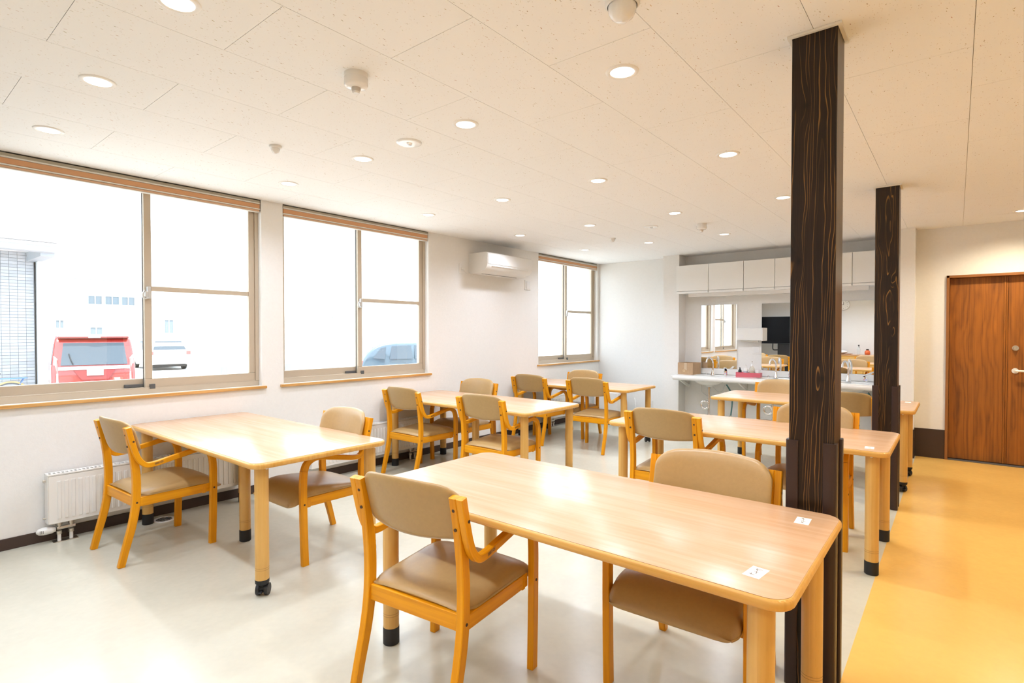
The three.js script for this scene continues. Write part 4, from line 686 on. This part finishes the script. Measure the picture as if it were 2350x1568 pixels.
  // cars: x = 0 at the rear bumper, front toward -x
  function car(name, label, pos, turn, o) {
    const t = thing(name, label, 'car', pos, turn), W = o.W, hw = W / 2, paint = phys(o.paint, 0.25, { clearcoat: 1, clearcoatRoughness: 0.05 });
    const taper = (g) => { const p = g.attributes.position; for (let i = 0; i < p.count; i++) { const y = p.getY(i), k = 1 - o.tumble * clamp((y - o.belt) / (o.H - o.belt)) - 0.05 * clamp((0.45 - y) / 0.3); p.setZ(i, p.getZ(i) * k); } g.computeVertexNormals(); return toCreasedNormals(g, 0.55); };
    const side = (pts, z0, z1, bev) => { const s = new THREE.Shape(); const c = new THREE.CatmullRomCurve3(pts.map(([x, y]) => V(x, y, 0)), true, 'centripetal', 0.3); s.setFromPoints(c.getPoints(120).map((p) => new THREE.Vector2(p.x, p.y))); const g = new THREE.ExtrudeGeometry(s, { depth: z1 - z0 - 2 * bev, bevelEnabled: true, bevelSize: bev, bevelThickness: bev, bevelOffset: -bev, bevelSegments: 4 }); g.translate(0, 0, z0 + bev); return taper(ni(g)); };
    const body = part('body', side(o.profile, -hw, hw, 0.07), paint, t);
    for (const poly of o.windows) for (const s of [-1, 1]) { const sh = new THREE.Shape(poly.map((p) => new THREE.Vector2(...p))), g = new THREE.ExtrudeGeometry(sh, { depth: 0.02, bevelEnabled: false }); g.translate(0, 0, s > 0 ? hw - 0.012 : -hw - 0.008); part('side_window', taper(ni(g)), dkGlass, t); }
    const R = o.wheel, wheel = lathe([[0.0001, -0.10], [R * 0.6, -0.10], [R * 0.66, -0.06], [R * 0.97, -0.09], [R, -0.05], [R, 0.05], [R * 0.97, 0.09], [R * 0.66, 0.09], [0.0001, 0.07]], 0, 0, 0, 32); wheel.rotateX(Math.PI / 2);
    for (const x of o.axles) for (const s of [-1, 1]) { const m = part('wheel', wheel, M.rubber, t); m.position.set(x, R, s * (hw - 0.11)); const hub = part('rim', cyl(R * 0.62, R * 0.62, 0.02, 0, 0, s * 0.095, 'z', 20), M.nickel, m); }
    o.rear(t, hw, taper, side);
    return t;
  }
  const quad = (pts, th = 0.02) => { // rear panel given as (z, y, x)
    const g = new THREE.BufferGeometry(), v = [], q = pts.map(([z, y, x]) => V(x, y, z)); const tri = (a, b, c) => v.push(...a.toArray(), ...b.toArray(), ...c.toArray()), back = q.map((p) => p.clone().add(V(-th, 0, 0)));
    for (let i = 1; i < q.length - 1; i++) { tri(q[0], q[i], q[i + 1]); tri(back[0], back[i + 1], back[i]); }
    for (let i = 0; i < q.length; i++) { const j = (i + 1) % q.length; tri(q[i], back[i], back[j]); tri(q[i], back[j], q[j]); }
    g.setAttribute('position', new THREE.Float32BufferAttribute(v, 3)); g.setAttribute('uv', new THREE.Float32BufferAttribute(new Float32Array(v.length / 3 * 2), 2)); g.computeVertexNormals(); return g;
  };
  const tail = phys([0.62, 0.10, 0.09], 0.15, { clearcoat: 1 }), clearLens = phys([0.74, 0.76, 0.78], 0.15), chromeTrim = std([0.86, 0.87, 0.88], 0.15, { metalness: 0.8 });
  car('red_minivan', 'red boxy car seen from behind with a white number plate', [-16.5, GY, -3.92], -0.17, {
    W: 1.66, H: 1.78, belt: 1.02, tumble: 0.10, paint: [0.30, 0.022, 0.016], wheel: 0.29, axles: [-0.75, -3.15],
    profile: [[0, 0.30], [0.03, 0.52], [-0.01, 0.95], [-0.10, 1.35], [-0.20, 1.68], [-0.45, 1.765], [-2.2, 1.765], [-2.75, 1.62], [-3.25, 1.08], [-3.72, 0.92], [-3.80, 0.55], [-3.76, 0.26], [-1.9, 0.22]],
    windows: [[[-0.42, 1.06], [-0.50, 1.58], [-1.25, 1.60], [-1.25, 1.06]], [[-1.32, 1.06], [-1.32, 1.60], [-2.25, 1.60], [-2.85, 1.10]]],
    rear: (t, hw) => {
      part('rear_window', quad([[-0.66, 1.06, 0.012], [0.66, 1.06, 0.012], [0.60, 1.60, -0.150], [-0.60, 1.60, -0.150]], 0.03), dkGlass, t);
      part('spoiler', (() => { const g = box(0.20, 0.055, 1.40, -0.16, 1.735, 0, 0.02); return g; })(), phys([0.16, 0.03, 0.025], 0.35), t);
      part('brake_light', box(0.02, 0.030, 0.24, -0.055, 1.735, 0, 0.006), clearLens, t);
      part('chrome_strip', box(0.06, 0.085, 1.42, 0.030, 0.985, 0, 0.02), chromeTrim, t);
      for (const s of [-1, 1]) { const l = part('tail_light', quad([[s * 0.70, 0.62, 0.045], [s * 0.80, 0.62, 0.010], [s * 0.785, 1.30, -0.07], [s * 0.715, 1.22, -0.045]].map((p) => p).sort((a, b) => 0), 0.06), clearLens, t); part('red_band', box(0.012, 0.34, 0.022, 0.014, 1.04, s * 0.725, 0.004), tail, l); }
      const pl = part('number_plate', box(0.012, 0.165, 0.33, 0.060, 0.905 - 0.02, 0.0, 0.003), M.whitePlastic, t), g = new THREE.PlaneGeometry(0.32, 0.155); g.rotateY(Math.PI / 2); g.translate(0.0668, 0.885, 0);
      part('plate_digits', g, decal(1, 1, print(256, 128, (c) => { c.fillStyle = '#f4f5f2'; c.fillRect(0, 0, 256, 128); c.fillStyle = '#4d5a55'; c.font = '64px sans-serif'; c.fillText('7', 104, 110); c.fillText('05', 166, 110); for (let i = 0; i < 4; i++) c.fillRect(76 + i * 26, 18 + (i % 2) * 4, 16, 14); c.fillRect(20, 78, 34, 10); })), pl);
      part('plate_recess', quad([[-0.46, 1.0, 0.046], [-0.26, 0.70, 0.052], [0.26, 0.70, 0.052], [0.46, 1.0, 0.046]].reverse(), 0.01), phys([0.20, 0.03, 0.03], 0.35), t);
      part('bumper', box(0.16, 0.30, 1.62, 0.02, 0.42, 0, 0.06), phys([0.30, 0.022, 0.016], 0.25, { clearcoat: 1 }), t);
      part('bumper_strip', box(0.02, 0.05, 1.40, 0.100, 0.56, 0, 0.008), chromeTrim, t);
      const bg = new THREE.PlaneGeometry(0.22, 0.075); bg.rotateY(Math.PI / 2); bg.translate(0.062, 0.70, -0.45); part('badge', bg, decal(1, 1, print(192, 64, (c) => { c.fillStyle = '#a8453a'; c.fillRect(0, 0, 192, 64); c.fillStyle = '#fff'; c.font = 'bold 34px sans-serif'; c.fillText('SOLIO', 34, 32); c.fillRect(40, 42, 100, 12); })), t);
      part('wiper', tube([[0.03, 1.09, 0.42], [0.0, 1.18, 0.46], [-0.05, 1.34, 0.50]], 0.012, 12, 6), M.black, t);
    },
  });
  car('white_wagon', 'white estate car parked far across the forecourt, seen from behind', [-30, GY, -10.15], -0.12, {
    W: 1.82, H: 1.58, belt: 0.98, tumble: 0.14, paint: [0.80, 0.80, 0.80], wheel: 0.33, axles: [-0.95, -3.6],
    profile: [[0, 0.34], [0.03, 0.55], [-0.02, 0.95], [-0.40, 1.48], [-0.75, 1.56], [-2.0, 1.57], [-2.7, 1.46], [-3.35, 0.98], [-4.2, 0.85], [-4.4, 0.55], [-4.35, 0.28], [-2.2, 0.24]],
    windows: [[[-0.35, 1.0], [-0.62, 1.42], [-1.5, 1.46], [-1.5, 1.0]], [[-1.57, 1.0], [-1.57, 1.46], [-2.4, 1.42], [-3.05, 1.02]]],
    rear: (t) => {
      part('rear_window', quad([[-0.70, 1.02, -0.020], [0.70, 1.02, -0.020], [0.56, 1.44, -0.330], [-0.56, 1.44, -0.330]], 0.04), dkGlass, t);
      for (const s of [-1, 1]) part('tail_light', box(0.10, 0.18, 0.20, -0.01, 0.86, s * 0.80, 0.02), tail, t);
      part('number_plate', box(0.02, 0.165, 0.33, 0.035, 0.74, 0, 0.003), M.whitePlastic, t);
      part('bumper', box(0.16, 0.24, 1.76, 0.01, 0.46, 0, 0.05), phys([0.78, 0.78, 0.78], 0.3), t);
      part('underside', box(0.5, 0.14, 1.4, -0.35, 0.24, 0, 0.02), M.black, t);
    },
  });
  car('blue_hatchback', 'grey-blue hatchback parked side-on outside the middle window', [-15.6, GY, -10.95], -Math.PI / 2 - 0.5, {
    W: 1.70, H: 1.52, belt: 0.94, tumble: 0.16, paint: [0.045, 0.075, 0.10], wheel: 0.30, axles: [-0.70, -3.2],
    profile: [[0, 0.32], [0.02, 0.60], [-0.06, 0.98], [-0.42, 1.36], [-0.80, 1.49], [-1.5, 1.52], [-2.1, 1.47], [-2.9, 1.02], [-3.6, 0.88], [-3.85, 0.60], [-3.82, 0.26], [-2.0, 0.22]],
    windows: [[[-0.36, 1.02], [-0.62, 1.34], [-0.80, 1.38], [-0.74, 0.98]], [[-0.90, 0.98], [-0.98, 1.40], [-1.62, 1.43], [-1.66, 0.98]], [[-1.74, 0.98], [-1.72, 1.43], [-2.1, 1.38], [-2.75, 1.0]]],
    rear: (t) => {
      part('rear_window', quad([[-0.62, 1.02, -0.085], [0.62, 1.02, -0.085], [0.52, 1.36, -0.400], [-0.52, 1.36, -0.400]], 0.04), dkGlass, t);
      for (const s of [-1, 1]) part('tail_light', box(0.12, 0.22, 0.14, -0.05, 0.84, s * 0.75, 0.02), tail, t);
      part('bumper', box(0.16, 0.26, 1.62, 0.0, 0.44, 0, 0.05), phys([0.045, 0.075, 0.10], 0.3), t);
    },
  });
  { // bicycle against the tiled wall
    const t = thing('bicycle', 'bicycle with a blue rear rack and tan mudguards by the tiled building', 'bicycle', [-17.2, GY, -2.46]), R = 0.34, dk = std([0.06, 0.07, 0.08], 0.5), tan = std([0.58, 0.38, 0.16], 0.5);
    for (const z of [0, 1.08]) {
      const w = part('wheel', (() => { const g = new THREE.TorusGeometry(R - 0.018, 0.018, 10, 48); g.rotateY(Math.PI / 2); g.translate(0, R, z); return ni(g); })(), dk, t);
      part('spokes', join(...Array.from({ length: 14 }, (_, i) => { const a = i * Math.PI / 7; return tube([[0, R, z], [0, R + Math.cos(a) * 0.31, z + Math.sin(a) * 0.31]], 0.0025, 2, 5); })), M.nickel, w);
      const arc = Array.from({ length: 17 }, (_, i) => { const a = -1.6 + i * 0.16; return [0, R + Math.cos(a) * (R + 0.015), z + Math.sin(a) * (R + 0.015)]; }); part('mudguard', tube(arc, 0.022, 40, 6), tan, t);
    }
    part('frame', join(tube([[0, R, 0], [0, 0.30, 0.46]], 0.016, 4, 8), tube([[0, 0.30, 0.46], [0, 0.86, 0.34]], 0.018, 4, 8), tube([[0, 0.30, 0.46], [0, 0.76, 0.92]], 0.02, 4, 8), tube([[0, R, 0], [0, 0.70, 0.375]], 0.012, 4, 8), tube([[0, R, 1.08], [0, 0.80, 0.93], [0, 0.98, 0.88]], 0.018, 10, 8)), metalBlue, t);
    part('saddle', box(0.16, 0.06, 0.27, 0, 0.90, 0.31, 0.025), M.black, t);
    part('handlebar', tube([[-0.27, 0.98, 0.70], [-0.2, 1.02, 0.88], [0, 1.0, 0.90], [0.2, 1.02, 0.88], [0.27, 0.98, 0.70]], 0.013, 24, 8), M.nickel, t);
    part('rear_rack', join(span(-0.07, 0.07, 0.765, 0.785, -0.30, 0.22), tube([[0.05, 0.77, -0.24], [0.05, R, 0]], 0.008, 3, 6), tube([[-0.05, 0.77, -0.24], [-0.05, R, 0]], 0.008, 3, 6)), std([0.05, 0.13, 0.30], 0.5), t);
  }
}
renderer.render(scene, camera);
